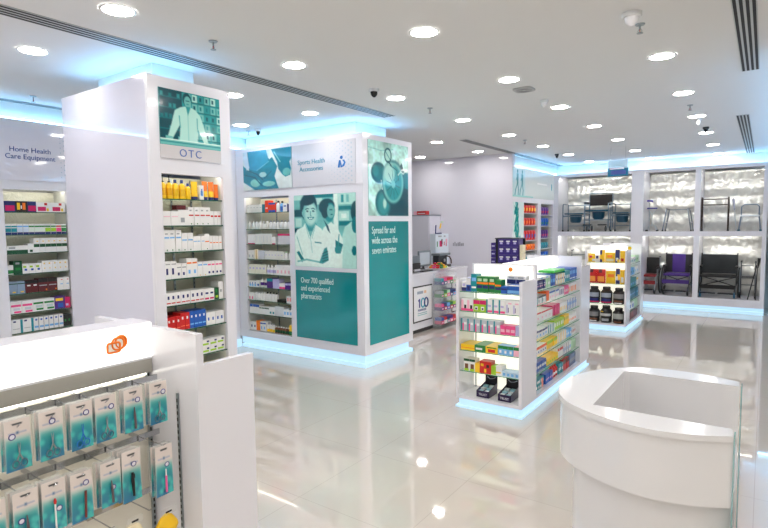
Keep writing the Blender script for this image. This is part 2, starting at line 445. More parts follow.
# ---- printed pictures
D1, D2, D3, D4, D5, D6 = (.0, .28, .33), (.0, .45, .48), (.12, .56, .57), (.42, .73, .71), (.69, .88, .84), (.88, .97, .93)
def pharmacists():
    a = Art(1.033, .927, 92, 110, D4)
    a.rect(0, 0, 1, 1, D4); a.grain(.25, 9, 2)
    for (x0, y0, x1, y1, c) in ((0, 0, .17, .07, D5), (0, .07, .15, .17, D4), (0, .2, .15, .3, D1), (.02, .32, .13, .44, D5), (0, .46, .15, .52, D1), (.3, .0, .7, .045, D2),
        (.35, .05, .48, .14, D5), (.66, 0, .73, 1, D6), (.73, .0, 1, .15, D5), (.74, .17, .93, .22, D2), (.74, .24, .9, .36, D5), (.78, .27, .86, .33, D6), (.74, .37, .95, .43, D2), (.86, .02, .9, .12, D4), (.78, .02, .82, .12, D3)):
        a.rect(x0, y0, x1, y1, c)
    # third figure on the right
    a.poly([(.76, 1), (.78, .6), (.83, .45), (.93, .38), (1, .36), (1, 1)], D5); a.ell(1.0, .25, .07, .13, D1); a.ell(.99, .42, .05, .1, D2); a.ell(.97, .76, .035, .06, D2)
    # second figure
    a.poly([(.42, 1), (.44, .55), (.5, .45), (.62, .38), (.72, .46), (.80, .62), (.78, 1)], D6); a.ell(.55, .17, .12, .10, D1, -8); a.ell(.60, .25, .075, .12, D3, 8)
    a.ell(.52, .2, .06, .12, D1); a.poly([(.50, .35), (.57, .43), (.60, .53), (.56, .49)], D1); a.ell(.615, .235, .055, .085, D4); a.line([(.60, .215), (.635, .215)], .006, D1); a.ell(.63, .28, .02, .008, D2)
    a.poly([(.68, .62), (.80, .68), (.76, .80), (.68, .80)], D2, .9); a.ell(.72, .75, .05, .05, D3); a.line([(.74, .55), (.72, .72)], .008, D3)
    # first figure: neck, hair, face, coat
    a.ell(.25, .17, .135, .185, (.0, .25, .30)); a.poly([(.18, .35), (.36, .35), (.40, .48), (.28, .62), (.18, .48)], D3)
    a.ell(.165, .25, .025, .05, D4); a.ell(.27, .245, .105, .165, D4); a.ell(.29, .27, .08, .12, D5, 0, .6)
    a.ell(.24, .085, .115, .050, (.0, .25, .30), -8, .3)
    a.line([(.20, .200), (.225, .188), (.255, .192)], .006, D1); a.line([(.30, .192), (.33, .188), (.355, .200)], .006, D1)
    a.ell(.23, .225, .018, .011, D1); a.ell(.33, .225, .018, .011, D1); a.line([(.285, .23), (.283, .285), (.295, .29)], .005, D3)
    a.line([(.235, .312), (.262, .332), (.30, .336), (.335, .312)], .007, D2); a.ell(.285, .322, .03, .010, D6); a.line([(.235, .308), (.285, .314), (.335, .308)], .004, D2)
    a.poly([(0, .56), (.05, .48), (.15, .44), (.19, .38), (.27, .58), (.36, .41), (.46, .47), (.52, .58), (.53, .80), (.56, 1), (0, 1)], D6)
    a.poly([(.20, .43), (.28, .58), (.35, .43), (.31, .50), (.24, .50)], D4); a.line([(.27, .58), (.30, .80)], .004, D4); a.line([(.19, .40), (.25, .60)], .004, D4); a.line([(.36, .42), (.30, .60)], .004, D4)
    a.line([(.35, .655), (.45, .665)], .007, D2)
    a.line([(.04, .58), (.13, .83)], .006, D4); a.poly([(.03, .80), (.07, .78), (.16, .90), (.12, .94)], D2); a.line([(.05, .93), (.2, .9), (.42, .93)], .012, D4)
    a.poly([(.45, .85), (.5, .74), (.54, .72), (.56, .80), (.57, .9), (.47, .95), (.41, .94)], D3)
    for k in range(4): a.line([(.47, .81+.035*k), (.555, .775+.04*k)], .005, D1)
    a.grain(.06, 50, 4); return a
put(pharmacists().mesh('poster', PRINT), 'poster_picture', (-5.066, TY-.001, 1.216), 0, None, 'teal photo poster of a smiling pharmacist with folded arms before colleagues', 'poster')
def otc_pic():
    a = Art(.528, .405, 92, 76, D3); a.grain(.3, 12, 5)
    a.rect(0, 0, .36, 1, D1)
    rs = random.Random(3)
    for r in range(5):
        a.rect(0, .13+.19*r, .34, .15+.19*r, D2)
        for k in range(5): a.rect(.02+.065*k, .05+.19*r+.03*rs.random(), .065+.065*k, .13+.19*r, rs.choice((D2, D3, D4, D1)))
    for r in range(6):
        for k in range(6):
            x = .42+.105*k; y = .02+.17*r; a.rect(x, y, x+.085, y+.13, rs.choice((D4, D5, D3, D4))); a.rect(x+.02, y+.03, x+.05, y+.10, rs.choice((D2, D3, D1))); 
        a.rect(.38, .155+.17*r, 1, .17+.17*r, D1, .7)
    # standing pharmacist, hands on the counter
    a.ell(.44, .13, .065, .11, (.0, .27, .32)); a.ell(.45, .17, .05, .095, D4); a.line([(.43, .155), (.445, .155)], .008, D1); a.line([(.46, .155), (.475, .155)], .008, D1); a.line([(.435, .215), (.465, .215)], .006, D2)
    a.poly([(.24, .36), (.33, .29), (.42, .26), (.46, .36), (.50, .26), (.58, .30), (.66, .40), (.72, .62), (.78, .88), (.71, .9), (.60, .62), (.60, .95), (.30, .95), (.32, .60), (.20, .86), (.12, .84), (.18, .62)], D5)
    a.poly([(.42, .26), (.45, .42), (.50, .26)], D3); a.line([(.45, .40), (.45, .95)], .004, D4); a.line([(.31, .45), (.32, .66)], .006, D3); a.line([(.60, .45), (.60, .64)], .006, D3)
    a.ell(.15, .87, .05, .035, D4); a.ell(.76, .91, .05, .035, D4)
    a.rect(0, .90, 1, 1, D4); a.rect(0, .885, 1, .905, D6); a.rect(0, .93, 1, .945, D2)
    return a
put(otc_pic().mesh('poster', PRINT), 'poster_picture', (OX+.001, OY0+.082, 2.352), PI/2, None, 'teal photo poster of a pharmacist leaning on a counter above OTC letters', 'poster')
sgo = MB().box(0, .528, -.008, 0, 2.255, 2.352, mat((.80, .79, .80), .2)).build('column_sign', loc=(OX, OY0+.082, 0), rz=PI/2)
tag(sgo, 'pale grey strip sign with blue letters OTC', 'sign')
text('lettering', 'OTC', sgo, (.248, -.009, 2.276), .082, mat((.30, .42, .68), .4), RY, align='CENTER', spacing=1.25)
def medal():
    a = Art(.885, .917, 70, 100, D5); a.grain(.5, 8, 6); a.grain(.25, 30, 7)
    a.line([(0, .1), (.3, .12), (.6, .08)], .004, D4)
    a.poly([(.55, .45), (.83, .25), (.88, .35), (1, .42), (1, 1), (.45, 1), (.40, .8)], D1); a.poly([(.85, .38), (1, .38), (1, .62), (.9, .6)], D2)
    a.ell(.24, .42, .165, .13, D1); a.ell(.25, .42, .11, .08, D2, 0, .7); a.ell(.17, .40, .05, .05, D3, 0, .8)
    a.ell(.34, .82, .17, .17, (0, .30, .35)); a.ell(.35, .84, .11, .12, D3, 0, .8); a.ell(.38, .83, .03, .05, D5, 0, .8)
    a.ell(.60, .54, .27, .29, D1, 8); a.ell(.60, .535, .25, .268, D4, 8); a.ell(.605, .54, .20, .225, D3, 8); a.ell(.5, .42, .1, .1, D5, 20, .9)
    for an in range(0, 180, 36):
        t = math.radians(an+10); a.line([(.60-.17*math.cos(t), .56-.2*math.sin(t)), (.60+.17*math.cos(t), .56+.2*math.sin(t))], .004, D1)
    a.ell(.60, .56, .045, .05, D4); a.line([(.52, .30), (.70, .36), (.74, .5)], .006, D1)
    a.ell(.47, .17, .085, .095, D1); a.ell(.47, .17, .066, .074, D5); a.line([(.47, .25), (.55, .30)], .01, D1); a.line([(.41, .12), (.52, .22)], .005, D2)
    a.line([(.73, .42), (.80, .37), (.86, .40), (.95, .34)], .007, D6); a.line([(.30, .52), (.33, .64)], .006, D6)
    return a
put(medal().mesh('poster', PRINT), 'poster_picture', (TX+.001, 5.205, 1.861), PI/2, None, 'teal photo poster of a round medal compass hanging on a ring', 'poster')
def sports():
    a = Art(.955, .535, 92, 60, (.80, .86, .86))
    t1, t2, t3 = (.02, .46, .55), (.02, .34, .43), (.12, .54, .68)
    a.poly([(.10, 0), (.50, 0), (.56, .25), (.62, .2), (.72, .45), (.66, .68), (.74, 1), (.25, 1), (.0, .78), (.0, .35), (.13, .5)], t1)
    a.poly([(.0, .0), (.09, .0), (.14, .42), (.08, .48), (0, .2)], (.72, .82, .88)); a.poly([(.12, 0), (.49, 0), (.54, .3), (.3, .52), (.14, .46)], t3)
    a.poly([(.60, 0), (1, 0), (1, .28), (.96, .36), (.99, .52), (.97, .68), (.88, .72), (.82, .66), (.74, .52), (.72, .34)], t1); a.ell(.9, .6, .07, .09, (.35, .70, .70)); a.line([(.66, .08), (.78, .34)], .010, (.45, .75, .78))
    a.poly([(.50, .0), (.58, 0), (.57, .2), (.54, .22)], (.72, .82, .86))
    a.ell(.26, .82, .10, .09, (.45, .75, .72), 30); a.ell(.54, .86, .12, .06, (.45, .76, .74)); a.ell(.42, .62, .07, .06, (.55, .78, .80)); a.poly([(0, .84), (.18, 1), (0, 1)], (.84, .88, .86))
    a.line([(.13, .5), (.3, .6), (.42, .75)], .012, t2); a.line([(.05, .6), (.25, .68), (.4, .9)], .014, t2); a.line([(.3, .5), (.55, .3)], .006, (.4, .72, .82)); a.line([(.45, .72), (.6, .55)], .008, t2)
    a.grain(.12, 14, 3); return a
hs = MB().box(0, 2.02, -.008, 0, 2.25, 2.787, mat((.80, .80, .83), .12, coat=.5)).build('header_sign', loc=(-6.045, TY, 0))
tag(hs, 'wide grey header sign reading Sports Health Accessories with arm photo', 'sign')
put(sports().mesh('printed_photo', PRINT), 'printed_photo', (.004, -.0085, 2.251), 0, hs)
text('lettering', 'Sports Health\nAccessories', hs, (1.30, -.0095, 2.535), .085, TEALTXT, RY, align='CENTER', line=1.05)
dp = MB()
for i in range(9):
    for j in range(9):
        r = .004+.0011*i
        dp.lathe([(r, 0), (r, .001)], mat((.66, .72, .78), .4), (1.60+.045*i, -.0095, 2.29+.056*j+(.028 if i % 2 else 0)), 8, axis='y')
dp.build('dot_pattern', hs)
ic = MB(); IB = mat((.05, .38, .66), .35)
ic.lathe([(.022, 0), (.022, .002)], IB, (1.805, -.0115, 2.575), 16, axis='y')
ic.yprism([(1.745, 2.455), (1.775, 2.455), (1.785, 2.50), (1.79, 2.455), (1.815, 2.455), (1.79, 2.545), (1.765, 2.545)], -.0115, -.0095, IB)
ic.yprism([(1.81, 2.455), (1.85, 2.47), (1.868, 2.51), (1.85, 2.545), (1.82, 2.545), (1.845, 2.51), (1.812, 2.475)], -.0115, -.0095, IB)
ic.build('person_symbol', hs)
def ripple(w, h, seed):
    a = Art(w, h, 60, 60, (.0, .49, .51)); a.ell(.3, .85, .9, .45, (.0, .54, .56), 0, .9); a.grain(.03, 6, seed); return a
# the poster shapes themselves
pl = put(ripple(1.03, .90, 1).mesh('poster', PRINT), 'poster_picture', (-5.067, TY-.001, .268), 0, None, 'plain teal panel reading Over 700 qualified and experienced pharmacists', 'poster')
TW = mat((.80, .93, .92), .4)
text('lettering', 'Over 700 qualified\nand experienced\npharmacists', pl, (.095, -.008, .735), .105, TW, RY, sx=.72, line=.98)
pr = put(ripple(.885, 1.525, 2).mesh('poster', PRINT), 'poster_picture', (TX+.001, 5.202, .268), PI/2, None, 'tall teal panel reading Spread far and wide across the seven emirates', 'poster')
text('lettering', 'Spread far and\nwide across the\nseven emirates', pr, (.055, -.008, 1.375), .125, TW, RY, sx=.70, line=1.0)

# ---------------------------------------------------------------- gondolas
ORANGE = mat((.98, .52, .08), .35)
def gondola(label, X0, X1, Y0, Y1, Y2, Y3, zs, zl, zb=.087, backm=LIGHTBOX2, near=True, spine_m=None, zspine=None, cx=None, endback=None):
    g = empty('gondola_shelf', ((X0+X1)/2, (Y0+Y3)/2, 0), 0, label, 'gondola')
    ox, oy = (X0+X1)/2, (Y0+Y3)/2; L = dict(parent=g, loc=(-ox, -oy, 0)); cx = cx or ox
    MB().box(X0+.02, X1-.02, Y0+.02, Y3-.02, .02, zb, BLUE_LED).build('lit_plinth', **L)
    MB().box(X0-.005, X1+.005, Y0-.005, Y3+.005, 0, .02, BLUE_LED).build('plinth_base', **L)
    MB().box(X0, X1, Y0, Y3, zb, zb+.03, WHITE).build('bottom_deck', **L)
    zb2 = zb+.03
    for x in (X0, X1-.028):
        if near: MB().box(x, x+.028, Y0, Y1, zb2, zs, WHITE).build('side_panel', **L)
        MB().box(x, x+.028, Y2+.03, Y3, zb2, zs, WHITE).build('side_panel', **L)
    if near:
        MB().box(X0, X1, Y1, Y1+.03, zb2, zl, WHITE).build('end_panel', **L)
    MB().box(X0, X1, Y2, Y2+.03, zb2, zl, WHITE).build('end_panel', **L)
    a = Y1+.03 if near else Y0
    MB().box(cx-.05, cx+.05, a, Y2, zb2, zspine or zl-.004, spine_m or LIGHTBOX).build('spine_panel', **L)
    return g, L
# --- middle gondola
GX0, GX1, GY0, GY1, GY2, GY3, ZS, ZL = -2.366, -1.716, 4.502, 4.849, 6.352, 6.734, 1.23, 1.359
gm, LM = gondola('long white gondola of toiletries behind the curved reception desk', GX0, GX1, GY0, GY1, GY2, GY3, ZS, ZL)
MB().box(GX0+.03, GX1-.03, GY1-.012, GY1-.0005, .13, 1.345, LIGHTBOX2).build('light_panel', **LM)
GZ = [1.115, .93, .742, .555, .356]
for z in GZ:
    o = glass_shelf(gm, GX0+.03, GX1-.03, GY0+.02, GY1-.02, z, .007, GEDGE); o.location = LM['loc']
def orb(parent, x, y, z, r, face, off):
    mb = MB()
    if face == 'y':
        mb.lathe([(r, 0), (r*.7, -.006), (.0005, -.008)], ORANGE, (x, y, z), 16, axis='y')
    mb.build('orange_badge', parent, loc=off)
orb(gm, GX1-.245, GY1-.013, 1.31, .022, 'y', LM['loc'])
SZ = [1.105, .965, .785, .626, .468, .302]
for z in SZ:
    mb = MB(); mb.box(-2.035+.056, GX1-.012, GY1+.04, GY2-.01, z-.007, z, GLASS)
    mb.box(GX1-.0125, GX1-.011, GY1+.04, GY2-.01, z-.008, z, GEDGE); mb.build('glass_shelf', **LM)
MB().box(GX0+.05, GX0+.06, GY0+.31, GY0+.32, .12, 1.2, STEEL).build('shelf_upright', **LM)
# --- third gondola
CARTON = 'supplement_carton'
KX0, KX1, KY0, KY1, KY2, KY3 = -2.391, -1.752, 9.058, 9.325, 10.25, 10.535
gk, LK = gondola('small white gondola of black supplement tubs before the wheelchair display', KX0, KX1, KY0, KY1, KY2, KY3, 1.30, 1.37, backm=LIGHTBOX2)
MB().box(KX0+.03, KX1-.05, KY1-.012, KY1-.0005, .13, 1.355, LIGHTBOX2).build('light_panel', **LK)
for z in (1.10, .757, .43):
    o = glass_shelf(gk, KX0+.03, KX1-.03, KY0+.02, KY1-.02, z, .007, GEDGE); o.location = LK['loc']
for z in (1.06, .86, .66, .46, .28):
    mb = MB(); mb.box(-2.015, KX1-.012, KY1+.04, KY2-.01, z-.007, z, GLASS, ); mb.box(KX1-.0125, KX1-.011, KY1+.04, KY2-.01, z-.008, z, GEDGE); mb.build('glass_shelf', **LK)
yb = MB(); yb.lathe([(.028, 0), (.028, -.004)], mat((.98, .85, .1), .4), (KX1-.012, KY1-.0005, 1.325), 16, axis='y'); yb.build('yellow_badge', **LK)
# --- near gondola
NX1, NX0, NY1, NY2, NYe = -1.706, -2.45, 1.191, 1.221, 1.459
gn = empty('gondola_shelf', (-2.08, .3, 0), 0, 'white gondola with a glowing header and rails of hanging beauty tool packs', 'gondola')
LN = dict(parent=gn, loc=(2.08, -.3, 0))
MB().box(NX0, NX1, -.6, NYe, .087, .117, WHITE).build('bottom_deck', **LN)
MB().box(NX0+.02, NX1-.02, -.58, NYe-.02, 0, .087, BLUE_LED).build('lit_plinth', **LN)
MB().box(NX0, NX1, NY1, NY2, .117, 1.352, WHITE).build('end_panel', **LN)
for x in (NX0, NX1-.03): MB().box(x, x+.03, NY2, NYe, .117, 1.23, WHITE).build('side_panel', **LN)
MB().box(-2.13, -2.03, -.6, NY1, .117, 1.225, mat((.90, .89, .84), .35)).build('spine_panel', **LN)
hb = MB().box(-2.14, -2.0, -.6, NY1-.001, 1.225, 1.375, WHITE); hb.build('header_box', **LN)
MB().box(-1.9998, -1.992, -.6, NY1-.002, 1.235, 1.370, LIGHTBOX).build('header_light_panel', **LN)
MB().box(-2.028, -2.0, -.6, NY1-.002, 1.17, 1.224, mat((.66, .65, .62), .5)).build('header_soffit', **LN)
MB().box(-2.0275, -2.016, -.6, NY1-.02, 1.158, 1.168, emat((1, .985, .93), 4, 'header_led')).build('fill_light_strip', **LN)
# orange overlapping card emblem
em = MB(); EO = mat((.97, .50, .10), .35)
def rrect(cx, cz, w, h, r, n=5):
    pts = []
    for sx, sz, a0 in ((1, -1, -90), (1, 1, 0), (-1, 1, 90), (-1, -1, 180)):
        for k in range(n+1):
            a = math.radians(a0+90*k/n); pts.append((cx+sx*(w/2-r)+r*math.cos(a), cz+sz*(h/2-r)+r*math.sin(a)))
    return pts
WHF = mat((.97, .96, .93), .4)
for k, (y, z, w, h, r) in enumerate(((1.062, 1.316, .042, .046, .0205), (1.050, 1.311, .046, .044, .018), (1.032, 1.299, .048, .036, .008))):
    x = -1.9915+.0012*k
    P_ = rrect(y, z, w, h, r); em.add([(x, p[0], p[1]) for p in P_], [tuple(range(len(P_)))], WHF if k != 0 else EO); em.tube([(x, p[0], p[1]) for p in P_], .0042, EO, 6, True)
em.build('orange_emblem', **LN)
for y in (NY1-.012,):
    mb = MB(); mb.box(-2.028, -2.016, y-.004, y+.008, .13, 1.2, STEEL)
    z = .15
    while z < 1.18: mb.box(-2.0155, -2.0145, y-.001, y+.005, z, z+.014, BLACK); z += .025
    mb.build('slotted_upright', **LN)
mb = MB(); mb.box(-1.838, -1.826, NY1-.006, NY1-.0005, .13, 1.11, STEEL); z = .15
while z < 1.09: mb.box(-1.835, -1.829, NY1-.007, NY1-.006, z, z+.014, BLACK); z += .025
mb.build('slotted_upright', **LN)
RAILS = (1.157, .937, .715)
ROW1 = [.598, .690, .781, .860, .958, 1.053]
ROW2 = [.521, .608, .686, .770, .866, .940, 1.065]
ROW3 = [.62, .74, .86, 1.0]
for z, row in zip(RAILS, (ROW1, ROW2, ROW3)):
    MB().box(-1.956, -1.950, -.6, NY1-.012, z-.010, z+.012, CHROME).build('rail', **LN)
    for y in row:
        MB().box(-2.03, -1.956, y+.03, y+.04, z-.008, z+.004, CHROME).build('rail_bracket', **LN)
        h = MB(); h.tube([(-1.955, y+.035, z), (-1.80, y+.035, z+.004), (-1.782, y+.035, z+.016)], .0022, CHROME, 6); h.box(-1.949, -1.943, y+.022, y+.048, z-.012, z+.014, CHROME)
        h.build('hook', **LN)
def pack_art(seed, w, h):
    a = Art(w, h, 24, 52, (.86, .82, .80)); rs = random.Random(seed)
    for k in range(34):
        y = .30+.02*k; a.rect(0, y, 1, 1.2, (.12, .62-.006*k, .60), .03+.0022*k)
    for k in range(10): a.ell(rs.random(), .6+.4*rs.random(), .10, .05, (.25, .74, .72), 0, .8, .6)
    a.ell(.5, .085, .2, .022, (.25, .27, .28)); a.rect(.14, .25, .86, .275, (.62, .66, .76)); a.rect(.46, .235, .54, .285, (.3, .45, .6))
    return a
PACKMESH = [pack_art(k, .069, .155).mesh('printed_card', CARD, thick=.001) for k in range(3)]
NAVY = mat((.18, .18, .52), .35)
TOOLS = {
 'scissors': ('nail scissors', (.30, .45, .52)), 'file': ('brown nail file', (.45, .16, .13)), 'clipper': ('black nail clipper', (.05, .05, .06)),
 'pink': ('pink cuticle stick', (.90, .38, .62)), 'red': ('red-tipped brush', (.80, .12, .12)), 'tweezers': ('slim tweezers', (.35, .30, .32)), 'blue': ('blue scissors', (.12, .45, .75))}
def tool(kind, parent, h):
    mb = MB(); m = mat(TOOLS[kind][1], .3); y = -.009
    if kind in ('scissors', 'blue'):
        for s in (-1, 1):
            mb.tube([(s*.011+.009*math.cos(t*PI/5), y, .022+.011*math.sin(t*PI/5)) for t in range(10)], .0022, m, 6, True)
            mb.tube([(s*.007, y, .034), (0, y, .052), (-s*.003, y, .085)], [.0025, .0022, .0008], STEEL if kind == 'scissors' else m, 6)
    elif kind == 'clipper': mb.tube([(.002, y, .02), (0, y, .07), (-.001, y, .105)], [.004, .006, .0045], m, 8); mb.box(-.006, .006, y-.004, y, .085, .1, m)
    elif kind == 'pink': mb.tube([(.002, y, .012), (.002, y, .075)], .004, m, 8); mb.tube([(.002, y, .075), (.002, y, .1)], .0025, mat((.9, .9, .9)), 8)
    elif kind == 'red': mb.tube([(.0, y, .01), (.0, y, .09)], .0028, mat((.92, .92, .92)), 8); mb.lathe([(.003, .09), (.005, .097), (.002, .108)], m, (0, y, 0), 8)
    elif kind == 'file': mb.tube([(.006, y, .012), (.009, y, .1)], .0038, m, 8)
    else: mb.tube([(.002, y, .012), (0, y, .06), (-.001, y, .09)], [.0042, .004, .0015], m, 8)
    return mb.build(kind if kind in ('scissors', 'tweezers', 'clipper') else {'pink': 'cuticle_stick', 'red': 'brush', 'file': 'nail_file', 'blue': 'scissors'}[kind], parent)
def hang_pack(x, y, ztop, h, kind, seed, label, group, rx=.5, rz=.8):
    o = MB(); w = .069
    o.box(0, w, -.0005, .017, 0, h, CLEAR); o.box(.002, w-.002, .0, .004, .002, h-.002, mat((.84, .83, .80), .4))
    p = o.build('beauty_tool_pack', loc=(x, y, ztop-h), rz=PI/2); tag(p, label, 'pack', group)
    c = put(PACKMESH[seed % 3], 'printed_card', (0, -.0006, 0), 0, p); c.scale.z = h/.155
    r = MB(); r.tube([(w*rx+.0085*math.cos(t*PI/6), -.003, h*rz+.0085*math.sin(t*PI/6)) for t in range(12)], .0015, NAVY, 5, True)
    r.lathe([(.0075, 0), (.0075, -.0006)], mat((.9, .9, .93)), (w*rx, -.0019, h*rz), 12, axis='y'); r.build('round_seal', p)
    tool(kind, p, h).location = (w*.5, 0, 0)
    return p
r1 = [('scissors', .28, .68), ('scissors', .55, .78), ('blue', .72, .76), ('scissors', .78, .74), ('tweezers', .72, .72), ('scissors', .78, .74)]
for i, y in enumerate(ROW1):
    hang_pack(-1.80, y, 1.185, .155, r1[i][0], i, 'clear pack of %s, %s from left on the upper rail' % (TOOLS[r1[i][0]][0], ORD[i+1]), 'packs hanging on the upper rail', r1[i][1], r1[i][2])
    hang_pack(-1.824, y-.003, 1.184, .155, r1[i][0], i+1, 'pack hanging just behind the %s front pack from left, upper rail' % ORD[i+1], 'packs hanging on the upper rail', .5, .7)
r2 = [('tweezers', .4, .6), ('tweezers', .3, .45), ('red', .7, .42), ('file', .70, .76), ('tweezers', .6, .40), ('clipper', .62, .72), ('pink', .66, .60)]
for i, y in enumerate(ROW2):
    h = (.165, .165, .165, .165, .155, .185, .19)[i]; zt = (.962, .962, .962, .955, .955, .968, .942)[i]
    hang_pack(-1.80, y, zt, h, r2[i][0], i, 'clear pack of %s, %s from left on the middle rail' % (TOOLS[r2[i][0]][0], ORD[i+1]), 'packs hanging on the middle rail', r2[i][1], r2[i][2])
    hang_pack(-1.824, y-.004, zt-.002, h, r2[i][0], i+1, 'pack hanging just behind the %s front pack from left, middle rail' % ORD[i+1], 'packs hanging on the middle rail', .5, .7)
    if i == 5: hang_pack(-1.848, y-.008, zt-.002, h, 'clipper', i, 'rearmost of three black nail clipper packs on the middle rail', 'packs hanging on the middle rail', .5, .7)
def sponge(y, ztop, w, col, label, seed):
    vs = MB(); mm = mat(col, .6); n = 10
    prof = []
    for j in range(n+1):
        t = j/n; r = math.sin(PI*min(1, max(.06, t)))**.6
        prof.append((max(.003, w/2*r*(1+.08*math.sin(j*5+seed))), -.11+.11*t))
    vs.lathe(prof, mm, (0, 0, 0), 14, 1, .45)
    s = vs.build('bath_sponge', loc=(-1.80, y, ztop), rz=PI/2); tag(s, label, 'bath sponge', 'sponges on the bottom rail')
    c = MB(); c.quad([(-w*.35, -.018, .0), (w*.35, -.018, .0), (w*.35, -.018, .028), (-w*.35, -.018, .028)], CLEAR); c.box(-.012, .012, -.019, -.016, .008, .014, BLACK); c.build('hang_tag', s)
sponge(.97, .705, .085, (.93, .88, .74), 'cream bath sponge pack hanging on the bottom rail', 1)
sponge(1.10, .680, .09, (.95, .76, .12), 'yellow bath sponge pack hanging on the bottom rail', 2)

# ---------------------------------------------------------------- the big display bays along the back
BY = 11.979; BX0, BX1 = -3.859, .0
bays = empty('display_bays', ((BX0+BX1)/2, BY, 0), 0, 'white two-tier display bays of wheelchairs and walking aids along the back wall', 'display cabinet')
ob = (BX0+BX1)/2
bh = []
for a, b_ in ((-3.756, -2.257), (-2.03, -1.124), (-1.026, -.039)):
    bh += [(a-BX0, b_-BX0, .264, 1.458), (a-BX0, b_-BX0, 1.55, 2.735)]
f = MB(); facade(f, .03-BX0, .12, 2.80, bh, .10, WHITE)
for h in bh: recess(f, (h[0], h[1], h[2], h[3]+.03), .10, .76, WHITE)
f.quad([(0, 0, 2.80), (.03-BX0, 0, 2.80), (.03-BX0, .8, 2.80), (0, .8, 2.80)], WHITE)
f.quad([(0, 0, .12), (.03-BX0, 0, .12), (.03-BX0, .8, .12), (0, .8, .12)], WHITE)
f.build('bay_frame', bays, loc=(BX0-ob, 0, 0), fix=False)
MB().box(BX0-ob+.0, .03-ob, .06, .75, 0.05, .12, BLUE_LED).build('lit_plinth', bays)
MB().box(BX0-ob+.0, .03-ob, .0, .75, 0, .05, BLUE_LED).build('plinth_base', bays)
for i, h in enumerate(bh):
    wave_back(bays, h[0]+BX0-ob+.003, h[1]+BX0-ob-.003, h[2]+.003, h[3]-.003, .755, seed=10+i, amp=.020, step=.025, per=.33)
    MB().box(h[0]+BX0-ob+.02, h[1]+BX0-ob-.02, .105, .125, h[3]+.006, h[3]+.022, BAY_FILL).build('fill_light_strip', bays)  # added emitter behind the fascia, brightens each bay interior
cove('trim_4', -4.5, .70, 12.62, 12.99, 2.802, 'y')
# niche wall along the corner
NXX = -3.859
nb = MB(); nh = [(.602, 1.402, .3, 2.15), (1.586, 2.369, .3, 2.15)]
facade(nb, BY-9.578, .10, 2.82, nh, .05, WHITE)
for h in nh: recess(nb, h, .05, .35, INNER)
nb.quad([(0, 0, 2.82), (BY-9.573, 0, 2.82), (BY-9.573, .5, 2.82), (0, .5, 2.82)], WHITE)
nu = empty('shelving_unit', (NXX, 9.573, 0), PI/2, 'white two-column shelving unit under the runners sign in the far corner', 'shelving unit')
nb.build('face_frame', nu, loc=(.004, 0, 0), fix=False)
MB().box(0.003, BY-9.573, .04, .4, 0, .10, BLUE_LED).build('lit_plinth', nu)
for h in nh:
    MB().box(h[0]+.002, h[1]-.002, .34, .35, h[2]+.002, h[3]-.002, mat((.74, .74, .76), .35)).build('back_panel', nu)
struct('wall_niche_backing', MB().box(-4.75, -4.65, 9.7, 13.3, 0, Zc, PAINT))
cove('trim_5', NXX-.28, NXX-.13, 9.70, 12.6, 2.822, 'x')
def runners():
    a = Art(2.40, .55, 140, 40, (.78, .82, .82)); a.poly([(0, 0), (.26, 0), (.26, 1), (0, 1)], (.68, .80, .82))
    for x, s in ((.10, 1), (.20, .9)):
        a.ell(x, .12, .012, .06, D2); a.poly([(x-.02, .2), (x+.02, .2), (x+.015, .55), (x-.015, .55)], D2); a.line([(x, .5), (x-.04, .75), (x-.055, .95)], .008, D2); a.line([(x, .5), (x+.02, .75), (x+.01, .98)], .008, D2); a.line([(x, .25), (x-.03, .42)], .006, D2)
    a.rect(0, .93, .45, .99, (.5, .76, .74)); a.rect(.55, .42, .80, .46, (.94, .95, .95)); a.ell(.93, .5, .012, .13, (.10, .55, .60)); return a
o = put(runners().mesh('wall_sign', PRINT), 'wall_sign', (NXX+.001, 9.585, 2.245), PI/2, None, 'long pale glass sign with two teal runners in the far corner', 'sign')
def leaf():
    a = Art(.52, 1.3, 30, 76, (.86, .93, .92)); rs = random.Random(4)
    for k in range(46): a.ell(.25+.5*rs.random()*k/46+.06*math.sin(k), .02+.96*k/46, .14, .03, rs.choice((D2, D3, (.0, .55, .52), D4)), rs.randint(-50, 50), .4)
    return a
put(leaf().mesh('poster', PRINT), 'poster_picture', (NXX+.001, 9.63, .85), PI/2, None, 'narrow teal leaf patterned poster beside the far corner shelves', 'poster')
# right hand wall unit, seen edge-on
rw = MB(); facade(rw, 7.8, 0, 2.80, [], .05, WHITE)
rw.quad([(0, 0, 2.80), (7.8, 0, 2.80), (7.8, .5, 2.80), (0, .5, 2.80)], WHITE)
struct('wall_right', rw, loc=(.22, 12.9, 0), rz=-PI/2, fix=False)
cove('trim_6', .35, .45, 5.2, 12.9, 2.802, 'X')
struct('wall_right_backing', MB().box(.72, .80, 5.0, 13.3, 0, Zc, PAINT))
o = MB().box(.19, .219, 5.15, 12.0, .02, .10, BLUE_LED).build('trim_7'); o['kind'] = 'structure'
o = MB().box(HX+.001, HX+.03, -3.04, 5.10, .0, .11, BLUE_LED).build('trim_8'); o['kind'] = 'structure'

